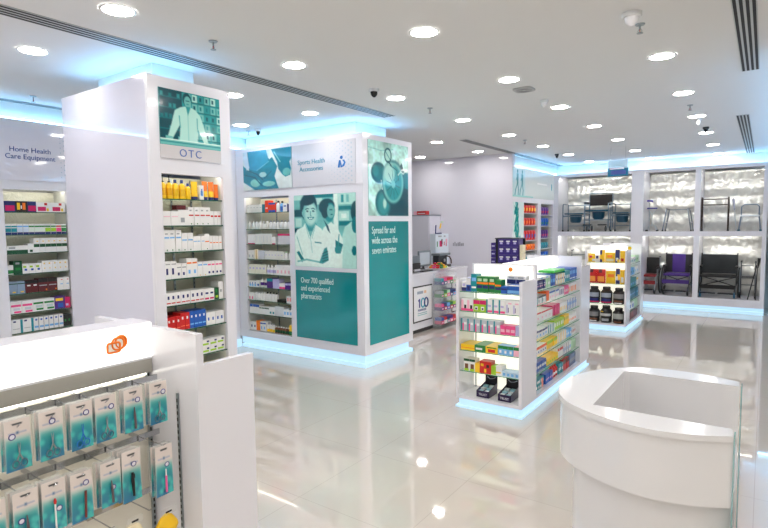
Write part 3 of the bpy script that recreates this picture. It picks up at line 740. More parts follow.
# ---- mobility aids.  local frame: front faces -Y, x across
def wheelchair(name, x, y, z, w, h, seatc, backc, label, sash=None, seat=None, wheel=(.08, .10, .10), hub=None, low=None):
    c = empty(name, (x, y, z), 0, label, 'wheelchair'); hw = w/2-.05; bm = mat(backc, .6); sm = mat(seatc, .6); FR = mat((.09, .10, .11), .35) if backc != (.02, .025, .02) else STEEL
    wr = h*.34
    for s in (-1, 1):
        wh = MB(); X = s*(hw+.035)
        wh.tube([(X, .10+wr*math.cos(t*PI/12), wr+wr*math.sin(t*PI/12)) for t in range(24)], .013, mat(wheel, .5), 8, True)
        for t in range(12): wh.tube([(X, .10, wr), (X, .10+wr*.97*math.cos(t*PI/6), wr+wr*.97*math.sin(t*PI/6))], .002, STEEL, 4)
        wo = wh.build('wheel', c)
        MB().tube([(X+s*.018, .10+wr*.92*math.cos(t*PI/12), wr+wr*.92*math.sin(t*PI/12)) for t in range(24)], .006, STEEL, 6, True).build('hand_rim', wo)
        MB().lathe([(.025, X-.02), (.025, X+.02)], FR, (0, .10, wr), 10, axis='x').build('hub', wo)
        ca = MB(); ca.lathe([(.055, -.014), (.06, 0), (.055, .014)], mat(hub or (.10, .11, .12), .5), (s*(hw-.02), -.27, .062), 14, axis='x')
        ca.tube([(s*(hw-.02), -.27, .062), (s*(hw-.02), -.25, .17)], .010, FR); ca.build('caster', c)
        fr = MB(); fr.tube([(s*hw, .18, h), (s*hw, .17, h*.55), (s*hw, .14, .25), (s*hw, -.22, .22)], .011, FR)
        fr.tube([(s*hw, .17, h*.50), (s*hw, -.22, h*.50), (s*hw, -.30, h*.34), (s*hw, -.42, .10)], .011, FR)
        fr.tube([(s*hw, .18, h), (s*hw, .27, h+.005)], .014, BLACK); fr.build('side_frame', c)
        MB().box(s*hw-.022, s*hw+.022, -.14, .14, h*.69, h*.73, BLACK).build('armrest', c)
        for yp in (-.10, .10): MB().tube([(s*hw, yp, h*.5), (s*hw, yp, h*.69)], .009, FR).build('armrest_post', c)
        ft = MB(); ft.box(min(s*.02, s*(hw-.03)), max(s*.02, s*(hw-.03)), -.47, -.34, .10, .118, BLACK); ft.build('footrest', c)
    br = MB(); br.tube([(-hw, .0, .20), (hw, .0, h*.47)], .009, FR); br.tube([(hw, .02, .20), (-hw, .02, h*.47)], .009, FR); br.build('cross_brace', c)
    MB().box(-hw, hw, -.23, .16, h*.47, h*.47+.035, sm).build('seat', c, bevel=.01)
    bk = MB(); n = 8
    for i in range(n):
        a, b_ = -hw+2*hw*i/n, -hw+2*hw*(i+1)/n; ya, yb_ = .15+.03*math.sin(PI*i/n), .15+.03*math.sin(PI*(i+1)/n)
        mm = sm if (sash and 2 <= i < 6) else bm
        bk.prism([(a, ya), (b_, yb_), (b_, yb_+.02), (a, ya+.02)], h*.53, h*.985, mm)
    bk.build('backrest', c)
    MB().box(-hw, hw, -.345, -.33, h*(low or .26), h*(low or .26)+.075, sm).build('calf_strap', c)
    return c
wheelchair('wheelchair', -1.985, 12.36, .264, .50, .74, (.50, .03, .07), (.02, .025, .02), 'narrow black wheelchair with red calf strap, half behind the supplement gondola', low=.28)
wheelchair('wheelchair', -1.425, 12.36, .264, .57, .82, (.24, .12, .45), (.05, .04, .06), 'black wheelchair with purple seat and purple central back panel', sash=True, low=.30)
wheelchair('wheelchair', -.715, 12.36, .264, .70, .83, (.05, .05, .05), (.055, .085, .095), 'wide black wheelchair with blue casters in the last lower bay', hub=(.08, .40, .55), low=.22)
TUBE = mat((.40, .48, .54), .4, .5)
def commode(x, y, z, w, label, wheels=False):
    c = empty('commode_chair', (x, y, z), 0, label, 'commode chair'); hw = w/2; TEAL = mat((.05, .30, .40), .4); sh_ = .375
    fr = MB()
    for s in (-1, 1):
        top = .60
        fr.tube([(s*hw, -.2, .02), (s*hw, -.2, top-.03), (s*hw, -.17, top), (s*hw, .2, top), (s*hw, .2, .02)], .011, TUBE)
        fr.tube([(s*hw, -.2, .35), (s*hw, .2, .35)], .009, TUBE)
    fr.tube([(-hw, .2, .58), (hw, .2, .58)], .010, TUBE); fr.tube([(-hw, -.2, .33), (hw, -.2, .33)], .009, TUBE); fr.tube([(-hw, .2, .12), (hw, .2, .12)], .008, TUBE)
    fr.build('frame', c)
    for s in (-1, 1):
        for yy in (-.2, .2):
            MB().lathe([(.021, 0), (.017, .035)], DARK, (s*hw, yy, 0), 10).build('rubber_foot', c)
    MB().box(-hw+.03, hw-.03, -.21, .19, sh_, sh_+.028, TEAL).build('seat', c, bevel=.01)
    MB().lathe([(.09, .19), (.115, .22), (.135, .355), (.145, .365)], mat((.04, .27, .36), .35), (0, -.02, 0), 18).build('bucket', c)
    return c
commode(-3.44, 12.25, 1.55, .46, 'steel commode chair with teal seat nearest the bay corner')
commode(-2.475, 12.25, 1.55, .38, 'steel commode chair with teal seat to the right of the wheeled one')
def wheeled_commode(x, y, z, label):
    c = empty('wheeled_commode', (x, y, z), 0, label, 'commode chair'); hw = .24; TEAL = mat((.05, .30, .40), .4); fr = MB()
    for s in (-1, 1):
        fr.tube([(s*hw, .2, .08), (s*hw, .2, .83)], .011, TUBE); fr.tube([(s*hw, -.2, .08), (s*hw, -.2, .60), (s*hw, .2, .60)], .011, TUBE); fr.tube([(s*hw, -.2, .40), (s*hw, .2, .40)], .010, TUBE)
        fr.tube([(s*hw, -.2, .20), (s*hw, .2, .20)], .009, TUBE)
    fr.tube([(-hw, .2, .83), (hw, .2, .83)], .010, TUBE); fr.tube([(-hw, .2, .25), (hw, .2, .25)], .009, TUBE); fr.tube([(-hw, -.2, .25), (hw, -.2, .25)], .009, TUBE); fr.build('frame', c)
    MB().box(-hw+.01, hw-.01, .17, .19, .56, .80, mat((.06, .03, .03), .6)).build('backrest', c)
    MB().box(-hw, hw, -.21, .17, .43, .465, TEAL).build('seat', c, bevel=.01)
    MB().lathe([(.09, .26), (.12, .30), (.13, .42)], mat((.04, .27, .36), .35), (0, -.02, 0), 18).build('bucket', c)
    for s in (-1, 1):
        MB().box(s*hw-.02, s*hw+.02, -.2, .08, .60, .63, BLACK).build('armrest', c)
        MB().box(s*.15-.085, s*.15+.085, -.36, -.25, .13, .155, BLACK).build('footrest', c)
        for yy in (-.2, .2):
            m_ = MB(); m_.tube([(s*hw*.8, yy+.055*math.cos(t*PI/8), .06+.055*math.sin(t*PI/8)) for t in range(16)], .009, DARK, 6, True); m_.lathe([(.04, -.004), (.04, .004)], TUBE, (s*hw*.8, yy, .06), 12, axis='x'); m_.build('caster', c)
    return c
wheeled_commode(-2.95, 12.22, 1.55, 'wheeled commode with black backrest and teal seat in the top bay')
def aid(name, x, y, z, label, cat): return empty(name, (x, y, z), 0, label, cat)
def feet(c, pts, m=DARK, r=.017):
    for p in pts: MB().lathe([(r, 0), (r*.8, .03)], m, (p[0], p[1], 0), 10).build('rubber_foot', c)
PURP = mat((.24, .18, .55), .4)
c = aid('walking_stick', -1.985, 12.42, 1.55, 'tall grey walking stick with purple grip at the bay post', 'walking stick')
MB().tube([(0, 0, 0), (0, 0, .63)], .010, STEEL).build('shaft', c); MB().tube([(-.05, 0, .63), (.05, 0, .63), (.055, 0, .60)], .020, PURP).build('handle', c)
c = aid('quad_cane', -1.90, 12.22, 1.55, 'short steel cane with purple triangular handle and spread feet', 'walking stick')
m_ = MB(); m_.tube([(0, 0, .10), (0, 0, .33)], .010, STEEL)
fp = [(-.10, -.07), (.10, -.07), (-.10, .07), (.10, .07)]
for p in fp: m_.tube([(0, 0, .13), (p[0]*.5, p[1]*.5, .12), (p[0], p[1], .02)], .007, STEEL)
m_.tube([(0, 0, .33), (-.07, 0, .46)], .008, STEEL); m_.tube([(0, 0, .33), (.07, 0, .46)], .008, STEEL); m_.build('shaft', c)
MB().tube([(-.095, 0, .47), (.095, 0, .47)], .014, PURP).build('handle', c); feet(c, fp)
def walker(name, x, y, z, w, h, m, label, gripc=None, bars=(.9,), dep=.2, splay=.04, fold=False):
    c = aid(name, x, y, z, label, 'walking frame'); hw = w/2; fr = MB(); fpts = []
    for s in (-1, 1):
        fr.tube([(s*(hw+splay), -dep, .02), (s*hw, -dep, h-.03), (s*hw, -dep+.03, h), (s*hw, dep-.03, h), (s*hw, dep, h-.03), (s*(hw+splay), dep, .02)], .012, m)
        fr.tube([(s*(hw+splay*.6), -dep, h*.4), (s*(hw+splay*.6), dep, h*.4)], .008, m); fpts += [(s*(hw+splay), -dep), (s*(hw+splay), dep)]
        MB().tube([(s*hw, -dep+.03, h), (s*hw, dep-.03, h)], .017, mat(gripc or (.30, .32, .33), .6)).build('grip', c)
    for b_ in bars: fr.tube([(-hw-splay*(1-b_), dep, h*b_), (hw+splay*(1-b_), dep, h*b_)], .010, m)
    fr.build('frame', c); feet(c, fpts); return c
walker('walker', -1.43, 12.25, 1.55, .38, .44, mat((.42, .46, .50), .3, .6), 'low silver walking frame with flared legs in the upper middle bay', bars=(.99,), splay=.06)
walker('walker', -.80, 12.25, 1.55, .44, .64, mat((.17, .12, .08), .35, .5), 'dark bronze folding walking frame in the upper end bay', bars=(.97, .80), splay=.0, gripc=(.10, .08, .07), dep=.10)
c = aid('crutch', -.47, 12.40, 1.55, 'pale grey elbow crutch leaning beside the bronze walking frame', 'crutch')
MB().tube([(.02, .0, 0), (-.02, .05, .40)], .009, STEEL).build('shaft', c); MB().tube([(-.02, .05, .40), (-.05, .06, .62)], [.010, .026], mat((.62, .64, .70), .4)).build('arm_cuff', c); MB().tube([(-.02, .05, .40), (-.02, -.05, .42)], .014, mat((.5, .52, .58), .4)).build('handle', c)
def shower_stool(x, y, z, label):
    c = aid('shower_chair', x, y, z, label, 'shower chair'); m = mat((.40, .46, .52), .35, .4); hw = .14; fr = MB()
    fr.tube([(-hw, .1, .28), (-hw, .12, .46), (-hw+.04, .12, .50), (hw-.04, .12, .50), (hw, .12, .46), (hw, .1, .28)], .012, m)
    pts = [(-hw-.03, -.12), (hw+.03, -.12), (-hw-.03, .12), (hw+.03, .12)]
    for p in pts: fr.tube([(p[0], p[1], .02), (p[0]*.82, p[1]*.9, .28)], .012, m)
    fr.build('frame', c); MB().box(-hw-.01, hw+.01, -.13, .12, .27, .30, mat((.75, .78, .80), .4)).build('seat', c, bevel=.01); feet(c, pts, mat((.10, .30, .36), .5), .024); return c
shower_stool(-.235, 12.22, 1.55, 'small grey shower chair with hooped back in the upper end bay')
def rollator(x, y, z, w, h, label, grey=False):
    c = aid('rollator', x, y, z, label, 'rollator'); hw = w/2; m = mat((.36, .38, .40), .3, .7); fr = MB(); 
    for s in (-1, 1):
        fr.tube([(s*hw, -.18, .09), (s*hw*.95, .02, h*.62), (s*hw*.95, .05, h)], .011, m); fr.tube([(s*hw, .22, .09), (s*hw*.95, .05, h*.55)], .011, m)
        MB().tube([(s*hw*.95, .05, h), (s*hw*.95, .17, h+.01)], .018, BLACK).build('grip', c)
        for yy in (-.18, .22):
            q = MB(); q.lathe([(.055, -.012), (.06, 0), (.055, .012)], DARK, (s*hw, yy, .062), 14, axis='x'); q.build('wheel', c)
    for b_ in (.35, .55, .9): fr.tube([(-hw*.95, .03, h*b_), (hw*.95, .03, h*b_)], .009, m)
    fr.build('frame', c); MB().box(-hw+.02, hw-.02, -.06, .14, h*.58, h*.6, BLACK).build('seat', c); return c
rollator(-.235, 12.44, .264, .24, .68, 'grey wheeled rollator beside the wide black wheelchair')
c = aid('crutches', -.105, 12.12, .264, 'pair of dark elbow crutches propped at the cabinet edge', 'crutch')
for s, t in ((-.12, -.10), (.0, -.02)):
    MB().tube([(s, -.05, 0), (.02+t*.2, .05, .62)], .009, DARK).build('shaft', c)
MB().tube([(.02, .05, .60), (.04, .06, .78)], [.014, .03], BLACK).build('arm_cuff', c); MB().tube([(.02, .05, .62), (.0, -.06, .64)], .014, BLACK).build('handle', c)
rollator(-3.40, 12.35, .264, .34, .85, 'dark rollator in the lower corner bay')
rollator(-2.52, 12.35, .264, .42, 1.02, 'tall rollator whose grips peep over the supplement gondola')

# ---------------------------------------------------------------- curved reception desk
def catmull(pts, n=6):
    out = []
    P = [pts[0]]+list(pts)+[pts[-1]]
    for i in range(1, len(P)-2):
        p0, p1, p2, p3 = P[i-1:i+3]
        for k in range(n):
            t = k/n
            out.append(tuple(.5*((2*p1[j])+(-p0[j]+p2[j])*t+(2*p0[j]-5*p1[j]+4*p2[j]-p3[j])*t*t+(-p0[j]+3*p1[j]-3*p2[j]+p3[j])*t**3) for j in range(2)))
    out.append(tuple(pts[-1])); return out
outer = catmull([(-.075, 2.470), (-.183, 2.412), (-.299, 2.378), (-.40, 2.375), (-.51, 2.398), (-.636, 2.455), (-.75, 2.545), (-.825, 2.67), (-.850, 2.82), (-.838, 2.99), (-.79, 3.13), (-.72, 3.245), (-.609, 3.345), (-.49, 3.395), (-.367, 3.41), (-.22, 3.395), (-.083, 3.340)])
inner = [(-.080, 2.558), (-.628, 2.556), (-.628, 3.235), (-.080, 3.250)]
def ring(mb, out, inn, z0, z1, m):
    """C-shaped solid between an outer curve and an inner rectangle, open at the staff side"""
    no = len(out); segs = []
    # map every outer point to a point along the inner polyline by angle
    cx, cy = -.35, 2.9
    def inpt(p):
        dx, dy = p[0]-cx, p[1]-cy
        x0, x1, y0, y1 = -.628, -.080, 2.556, 3.245
        ts = []
        if dx: ts += [((x1 if dx > 0 else x0)-cx)/dx]
        if dy: ts += [((y1 if dy > 0 else y0)-cy)/dy]
        t = min(q for q in ts if q > 0); return (cx+dx*t, cy+dy*t)
    q = [inpt(p) for p in out]; q[0] = inn[0]; q[-1] = inn[3]
    # snap to the rectangle corners
    for cpt in (inn[1], inn[2]):
        i = min(range(no), key=lambda k: (q[k][0]-cpt[0])**2+(q[k][1]-cpt[1])**2); q[i] = cpt
    vs = [(x, y, z) for z in (z0, z1) for x, y in out]+[(x, y, z) for z in (z0, z1) for x, y in q]
    O0, O1, I0, I1 = 0, no, 2*no, 3*no
    mb.add(vs, [(O0+i, O0+i+1, O1+i+1, O1+i) for i in range(no-1)], m, True)
    mb.add(vs, [(I0+i, I1+i, I1+i+1, I0+i+1) for i in range(no-1)], m)
    mb.add(vs, [(O1+i, O1+i+1, I1+i+1, I1+i) for i in range(no-1)]+[(O0+i, I0+i, I0+i+1, O0+i+1) for i in range(no-1)], m)
    mb.add(vs, [(O0, O1, I1, I0), (O0+no-1, I0+no-1, I1+no-1, O1+no-1)], m)
def shrink(out, d, cx=-.35, cy=2.9):
    r = []
    for x, y in out:
        l = math.hypot(x-cx, y-cy); r.append((cx+(x-cx)*(1-d/l) if x < -.09 else x, cy+(y-cy)*(1-d/l)))
    return r
dk = empty('reception_desk', (-.40, 2.9, 0), 0, 'curved glossy white reception desk with an open rectangular well', 'desk')
LD = dict(parent=dk, loc=(.40, -2.9, 0))
m_ = MB(); ring(m_, outer, inner, .875, .90, DESKM); m_.build('countertop', fix=True, **LD)
m_ = MB(); ring(m_, shrink(outer, .012), inner, .60, .8745, DESKM); m_.build('upper_band', **LD)
m_ = MB(); ring(m_, shrink(outer, .075), inner, 0.0, .5995, DESKM); m_.build('lower_body', **LD)
MB().box(-.62, -.085, 2.565, 3.235, .35, .365, GREYBOX).build('inner_shelf', **LD)
for y0 in (2.474, 3.262): MB().box(-.074, -.068, y0, y0+.072, .01, .895, glass('edge_glass', (.55, .72, .72), .05, .6)).build('glass_edge', **LD)

# ---------------------------------------------------------------- service counter
cn = empty('service_counter', (-4.75, 7.4, 0), 0, 'long white service counter with framed 100 posters on its front', 'counter')
MB().box(-.25, .25, -1.15, 1.6, .06, .93, WHITE).build('counter_body', cn, bevel=.004)
MB().box(-.26, .26, -1.16, 1.61, .9305, .965, WHITE).build('countertop', cn, bevel=.003)
MB().box(-.22, .23, -1.13, 1.58, 0, .06, BLACK).build('kick_plate', cn)
MB().box(.2503, .2512, .570, .578, .06, .925, mat((.55, .55, .57), .5)).build('panel_joint', cn)
def poster100(y0, label, w=.60):
    p = empty('framed_poster', (-4.4985, y0, .175), PI/2, label, 'poster'); h = .585
    MB().box(0, w, -.004, 0, 0, h, BLACK).build('frame', p)
    pm = MB().box(.022, w-.022, -.0065, -.0042, .022, h-.022, mat((.94, .94, .95), .3)).build('printed_sheet', p)
    c1, c2, c3 = mat((.20, .22, .52), .4), mat((.18, .62, .72), .4), mat((.17, .24, .50), .4)
    z = MB(); z.yprism([(.172, .232), (.202, .232), (.202, .378), (.180, .378), (.148, .355), (.148, .335), (.172, .345)], -.010, -.0065, c1); z.build('numeral', p)
    z = MB(); z.tube([(.29+.055*math.cos(t*PI/10), -.009, .305+.072*math.sin(t*PI/10)) for t in range(20)], .011, c2, 6, True); z.build('numeral', p)
    z = MB(); z.tube([(.39+.055*math.cos(t*PI/10), -.011, .305+.072*math.sin(t*PI/10)) for t in range(20)], .013, c3, 6, True); z.build('numeral', p)
    text('lettering', 'PHARMACIES', p, (.135, -.008, .175), .05, c1, RY, sx=.88)
    for k, (a, b_, zz, cc) in enumerate(((.13, .42, .135, (.55, .70, .72)), (.13, .42, .105, (.55, .76, .76)), (.12, .30, .455, (.62, .66, .72)), (.33, .40, .455, (.95, .78, .62)))):
        MB().box(a, b_, -.0075, -.0065, zz, zz+(.012 if k < 2 else .045), mat(cc, .4)).build('printed_line' if k < 2 else 'printed_mark', p)
    return p
poster100(7.105, 'framed 100 poster on the counter beside the teal column')
poster100(8.385, 'framed 100 poster on the counter beyond the snack stand')
# acrylic snack stand
st = empty('acrylic_stand', (-4.40, 7.985, 0), PI/2, 'clear acrylic tiered stand of colourful snack bars at the counter', 'display stand')
MB().box(-.27, .27, -.07, .09, 0, .03, CLEAR).build('base', st)
for x in (-.27, .262): MB().box(x, x+.008, -.07, .09, .03, .93, CLEAR).build('side_panel', st)
MB().box(-.262, .262, .082, .09, .03, .93, CLEAR).build('back_panel', st)
TIERS = (.08, .31, .53, .74)
for z in TIERS: MB().box(-.262, .262, -.07, .082, z-.006, z, CLEAR).build('tier', st)

# ---------------------------------------------------------------- merchandise
W_, OW = (.90, .90, .90), (.86, .86, .84)
C = dict(red=(.78, .10, .10), or_=(.95, .48, .10), yel=(.96, .78, .12), nav=(.12, .16, .42), blu=(.10, .34, .70), lb=(.45, .70, .90), teal=(.08, .55, .60), grn=(.10, .50, .22), dgrn=(.04, .30, .18),
         lime=(.62, .80, .18), pink=(.92, .30, .55), mag=(.80, .08, .38), pur=(.30, .14, .50), blk=(.06, .06, .07), gry=(.62, .64, .66), mar=(.34, .06, .09), wht=W_, cream=(.92, .88, .76), lav=(.72, .70, .86), brn=(.45, .28, .18), lpk=(.93, .70, .78), dbl=(.08, .22, .50), lgr=(.70, .84, .70))
def c_(k): return mat(C[k], .32) if isinstance(k, str) else mat(k, .32)
def mk_carton(w, h, d, base, marks):
    mb = MB(); mb.box(0, w, 0, d, 0, h, c_(base))
    for i, (a, b, e, f, col) in enumerate(marks):
        y = -.0004-.0002*i
        mb.quad([(a*w, y, e*h), (b*w, y, e*h), (b*w, y, f*h), (a*w, y, f*h)], c_(col))
    return mb.mesh('carton'), []
def mk_bottle(w, h, d, base, capc, marks, caph=.18, pump=False, neck=.38):
    mb = MB(); r = w/2*.94; hb = h*(1-caph)
    mb.lathe([(r*.9, 0), (r, h*.03), (r, hb*.82), (r*.8, hb*.93), (r*neck, hb*.96), (r*neck, hb)], c_(base), (w/2, d/2, 0), 14, 1, min(1, d/w))
    for a, b, e, f, col in marks: mb.lathe([(r*1.015, e*h), (r*1.015, f*h)], c_(col), (w/2, d/2, 0), 14, 1, min(1, d/w))
    cb = MB(); rc = r*max(neck*1.1, .45)
    cb.lathe([(rc, hb), (rc, h*.98), (rc*.85, h)], c_(capc), (w/2, d/2, 0), 12)
    if pump:
        cb = MB(); cb.lathe([(rc, hb), (rc*.9, hb+h*.05), (rc*.3, hb+h*.06), (rc*.3, h*.95), (rc*.7, h*.95), (rc*.7, h)], c_(capc), (w/2, d/2, 0), 10)
        cb.box(w/2-.004, w/2+.004, d/2-.025, d/2, h*.955, h*.99, c_(capc))
    return mb.mesh('bottle'), [('pump' if pump else 'cap', cb.mesh('cap'))]
def mk_tube(w, h, d, base, capc, marks):
    mb = MB(); n = 8; r = w*.42
    prof = []
    vs = []; fs = []; K = 14
    for j in range(n+1):
        t = j/n; z = h*.16+(h*.84)*t; ry = d*.45*(1-t)+.0012; rx = r*(1-t)+w*.48*t
        for k in range(K): vs.append((w/2+rx*math.cos(2*PI*k/K), d/2+ry*math.sin(2*PI*k/K), z))
    for j in range(n):
        t = (j+.5)/n; col = base
        for a, b, e, f, cc in marks:
            if e <= t <= f: col = cc
        for k in range(K): mb.add([vs[j*K+k], vs[j*K+(k+1) % K], vs[(j+1)*K+(k+1) % K], vs[(j+1)*K+k]], [(0, 1, 2, 3)], c_(col), True)
    mb.add(vs[-K:], [tuple(range(K))], c_(base))
    cb = MB(); cb.lathe([(r*.95, 0), (r, h*.16)], c_(capc), (w/2, d/2, 0), 14, 1, min(1, d*.5/r))
    return mb.mesh('tube'), [('cap', cb.mesh('cap'))]
def mk_tub(w, h, d, base, capc, marks):
    mb = MB(); r = w/2*.97
    mb.lathe([(r*.85, 0), (r, h*.05), (r, h*.68), (r*.78, h*.79), (r*.62, h*.82)], c_(base), (w/2, d/2, 0), 20)
    for a, b, e, f, col in marks: 
        n = 9; vs = []
        for zz in (e*h, f*h):
            for k in range(n+1):
                an = PI*(1.0+a+(b-a)*k/n); vs.append((w/2+r*1.012*math.cos(an), d/2+r*1.012*math.sin(an), zz))
        mb.add(vs, [(k, k+1, n+2+k, n+1+k) for k in range(n)], c_(col), True)
    cb = MB(); cb.lathe([(r*.66, h*.82), (r*.68, h*.84), (r*.68, h*.98), (r*.62, h)], c_(capc), (w/2, d/2, 0), 20)
    return mb.mesh('tub'), [('lid', cb.mesh('lid'))]
def mk_pouch(w, h, d, base, marks):
    mb = MB(); K = 8; cols = []
    vs = []
    for sgn in (-1, 1):
        for j in range(K+1):
            for i in range(K+1):
                u, v = i/K, j/K; bul = (math.sin(PI*u)*math.sin(PI*v))**.5*d/2
                vs.append((w*u, d/2+sgn*bul, h*v))
    N = (K+1)**2
    for j in range(K):
        for i in range(K):
            a = j*(K+1)+i; col = base
            for x0, x1, z0, z1, cc in marks:
                if x0 <= (i+.5)/K <= x1 and z0 <= (j+.5)/K <= z1: col = cc
            mb.add([vs[a], vs[a+1], vs[a+K+2], vs[a+K+1]], [(0, 1, 2, 3)], c_(col), True)
            mb.add([vs[N+a], vs[N+a+K+1], vs[N+a+K+2], vs[N+a+1]], [(0, 1, 2, 3)], c_(base), True)
    return mb.mesh('pouch'), []
CARTON = 'medicine_carton'
KN = {'carton': ('product_carton', 'box'), 'bottle': ('product_bottle', 'bottle'), 'pump': ('pump_bottle', 'bottle'), 'tube': ('cream_tube', 'tube'), 'tub': ('supplement_tub', 'tub'), 'pouch': ('snack_pouch', 'pouch')}
MCACHE = {}
def product(kind, desc, w, h, d, base, capc=None, marks=()):
    key = (kind, desc, round(w, 3), h, d)
    if key not in MCACHE:
        g = w-.002
        MCACHE[key] = (mk_carton(g, h, d, base, marks) if kind == 'carton' else mk_bottle(g, h, min(d, w), base, capc, marks) if kind == 'bottle' else mk_bottle(g, h, min(d, w), base, capc, marks, .3, True) if kind == 'pump'
                       else mk_tube(g, h, d, base, capc, marks) if kind == 'tube' else mk_tub(g, h, g, base, capc, marks) if kind == 'tub' else mk_pouch(g, h, d, base, marks))
    return MCACHE[key]
NPROD = 0; HS = 1.12
def row(frame, x0, x1, z, shelf, items, y=.022, dz=0, pre='', mul=1):
    """items: (kind, desc, count, relative width, h, d, base, cap, marks)"""
    global NPROD
    if mul != 1: items = [(i[0], i[1], int(i[2]*mul+.5) if i[2] > 1 else 1)+tuple(i[3:]) for i in items]
    ox, oy, rz = frame; tot = sum(i[2]*i[3] for i in items); f = (x1-x0)/tot; x = x0; seen = {}; cnt = {}
    for it in items: cnt[it[1]] = cnt.get(it[1], 0)+(it[2] if it[1] != '_' else 0)
    for it in items:
        kind, desc, n, rw, h, d, base, capc, marks = it
        if kind == '_': x += n*rw*f; continue
        for k in range(n):
            w = rw*f; me, parts = product(kind, desc, w, h*HS, d, base, capc, marks)
            seen[desc] = seen.get(desc, 0)+1
            xx, yy = x+.001, y+random.uniform(0, .008); cx = ox+math.cos(rz)*xx-math.sin(rz)*yy; cy = oy+math.sin(rz)*xx+math.cos(rz)*yy
            lab = (desc+', '+shelf) if cnt[desc] == 1 else '%s, %s from left, %s' % (desc, ORD[seen[desc]], shelf)
            nm, cat = KN[kind]
            if kind == 'carton': nm = CARTON
            o = put(me, nm, (cx, cy, z+dz+.0005), rz, None, pre+lab, cat, None if cnt[desc] == 1 else '%s %s' % ({'box': 'boxes', 'bottle': 'bottles', 'tube': 'tubes', 'tub': 'tubs', 'pouch': 'pouches'}[cat], 'on the '+shelf))
            for pn, pm in parts: put(pm, pn, (0, 0, 0), 0, o)
            x += w; NPROD += 1
def K(desc, n, rw, h, base, *marks, d=.10): return ('carton', desc, n, rw, h, d, base, None, tuple(marks))
def B(desc, n, rw, h, base, cap, *marks, d=.06, kind='bottle'): return (kind, desc, n, rw, h, d, base, cap, tuple(marks))
def GAP(rw): return ('_', '_', 1, rw, 0, 0, 0, 0, 0)
full = lambda z0, z1, c: (0, 1, z0, z1, c)
# --- OTC column
F = (OX, OY0, PI/2); a0, a1 = hole[0]+.012, hole[1]-.012
S = lambda i: ORD[i]+' shelf of OTC column'
row(F, a0, a1, 1.961, S(1), [B('tall yellow dark-capped pump bottle', 2, 1.1, .155, 'yel', 'blk', (0, 1, .15, .45, (.90, .66, .05)), kind='pump'), B('yellow lotion bottle with blue cap', 2, 1.15, .130, 'yel', 'dbl', (0, 1, .15, .5, (.88, .70, .10))), B('short yellow bottle with blue cap', 1, 1.0, .110, 'yel', 'dbl'),
    B('yellow tube with navy base cap', 1, 1.35, .125, 'yel', 'nav', kind='tube', d=.045), K('small white and blue carton', 1, .8, .10, 'wht', (.2, .8, .25, .6, 'lb'), (.35, .65, .3, .75, 'blu')), B('orange tube with navy base cap', 2, 1.15, .130, 'or_', 'nav', (0, 1, .0, .35, 'yel'), kind='tube', d=.045), B('shorter orange tube with navy base cap', 1, 1.0, .115, 'or_', 'nav', kind='tube', d=.045)])
band = lambda c, z=.55, t=.08: (0.08, .92, z, z+t, c)
dot = lambda c: (.42, .58, .05, .12, c)
row(F, a0, a1, 1.762, S(2), [K('low white carton with faint pink print', 2, 1.5, .095, 'wht', band('lpk', .6, .05)), K('wide low white carton', 1, 2.0, .105, 'wht', (.2, .6, .2, .5, 'gry')), K('white carton with red bar', 4, 1.15, .125, 'wht', band('red', .52, .07), (.2, .6, .78, .86, 'gry'), dot('grn')), K('small white carton with red band', 3, .75, .10, 'wht', band('red', .58, .12))])
row(F, a0+.12, a0+.20, 1.762, S(2), [K('small dark red carton lying on white cartons', 1, 1, .03, 'mar', d=.06)], dz=.119)
row(F, a0, a1, 1.565, S(3), [K('white carton with blue band', 3, 1.05, .145, 'wht', band('lb', .62, .07), (.2, .7, .8, .86, 'gry'), dot('grn')), K('shorter white carton with pale blue band', 2, 1.1, .125, 'wht', band('lb', .58, .07), dot('grn')), K('small white blue-striped carton', 3, .75, .10, 'wht', band('lb', .62, .06)), K('white carton with orange band', 1, .95, .115, 'wht', band('or_', .5, .06), dot('grn')), K('small white carton with orange stripe', 4, .62, .10, 'wht', band('or_', .48, .06))])
row(F, a0, a1, 1.362, S(4), [K('white carton with navy emblem', 2, 1.1, .12, 'wht', (.15, .5, .25, .6, 'nav'), (.1, .9, .8, .86, 'gry')), K('white carton with grey print', 2, .95, .10, 'wht', (.2, .6, .2, .4, 'nav'), band('gry', .7, .08)), K('white carton with yellow band', 2, 1.1, .13, 'wht', band('or_', .72, .08), (.3, .7, .2, .4, 'lb')), K('low white carton with teal band', 2, 1.05, .10, 'wht', band('lb', .75, .1), dot('yel')), K('small white carton with pink band', 4, .8, .10, 'wht', band('pink', .72, .1), (.2, .7, .15, .3, 'nav'))])
row(F, a0, a1, 1.163, S(5), [K('white carton with navy dot and red stripe', 8, .82, .085, 'wht', (.3, .7, .48, .75, 'nav'), band('red', .14, .09), d=.13), K('white carton with two red marks', 2, .95, .085, 'wht', (.1, .9, .1, .25, 'mag'), (.2, .8, .55, .7, 'nav')), K('dark green carton', 1, .85, .085, 'dgrn', (.2, .8, .15, .35, 'lime'), (.2, .6, .6, .85, 'grn')), K('tall narrow white carton', 1, .9, .125, 'wht', (.3, .7, .4, .55, 'gry'))])
row(F, a0+.09, a0+.17, .965, S(6), [K('dark red carton behind the red ones', 1, 1, .115, 'mar', d=.05)], y=.13)
row(F, a0, a1, .965, S(6), [K('bright red carton', 3, .75, .098, 'red', (.3, .65, .62, .78, 'wht'), band((.95, .45, .3), .2, .05)), K('taller red carton', 2, .8, .115, 'red', (.3, .65, .62, .78, 'wht'), band((.95, .45, .3), .2, .05)), K('blue carton', 4, .75, .118, 'blu', (.3, .65, .62, .76, 'wht'), band('lb', .2, .08), d=.12), K('white carton with blue emblem', 4, .85, .09, 'wht', (.3, .65, .35, .6, 'blu'))])
HS = 1
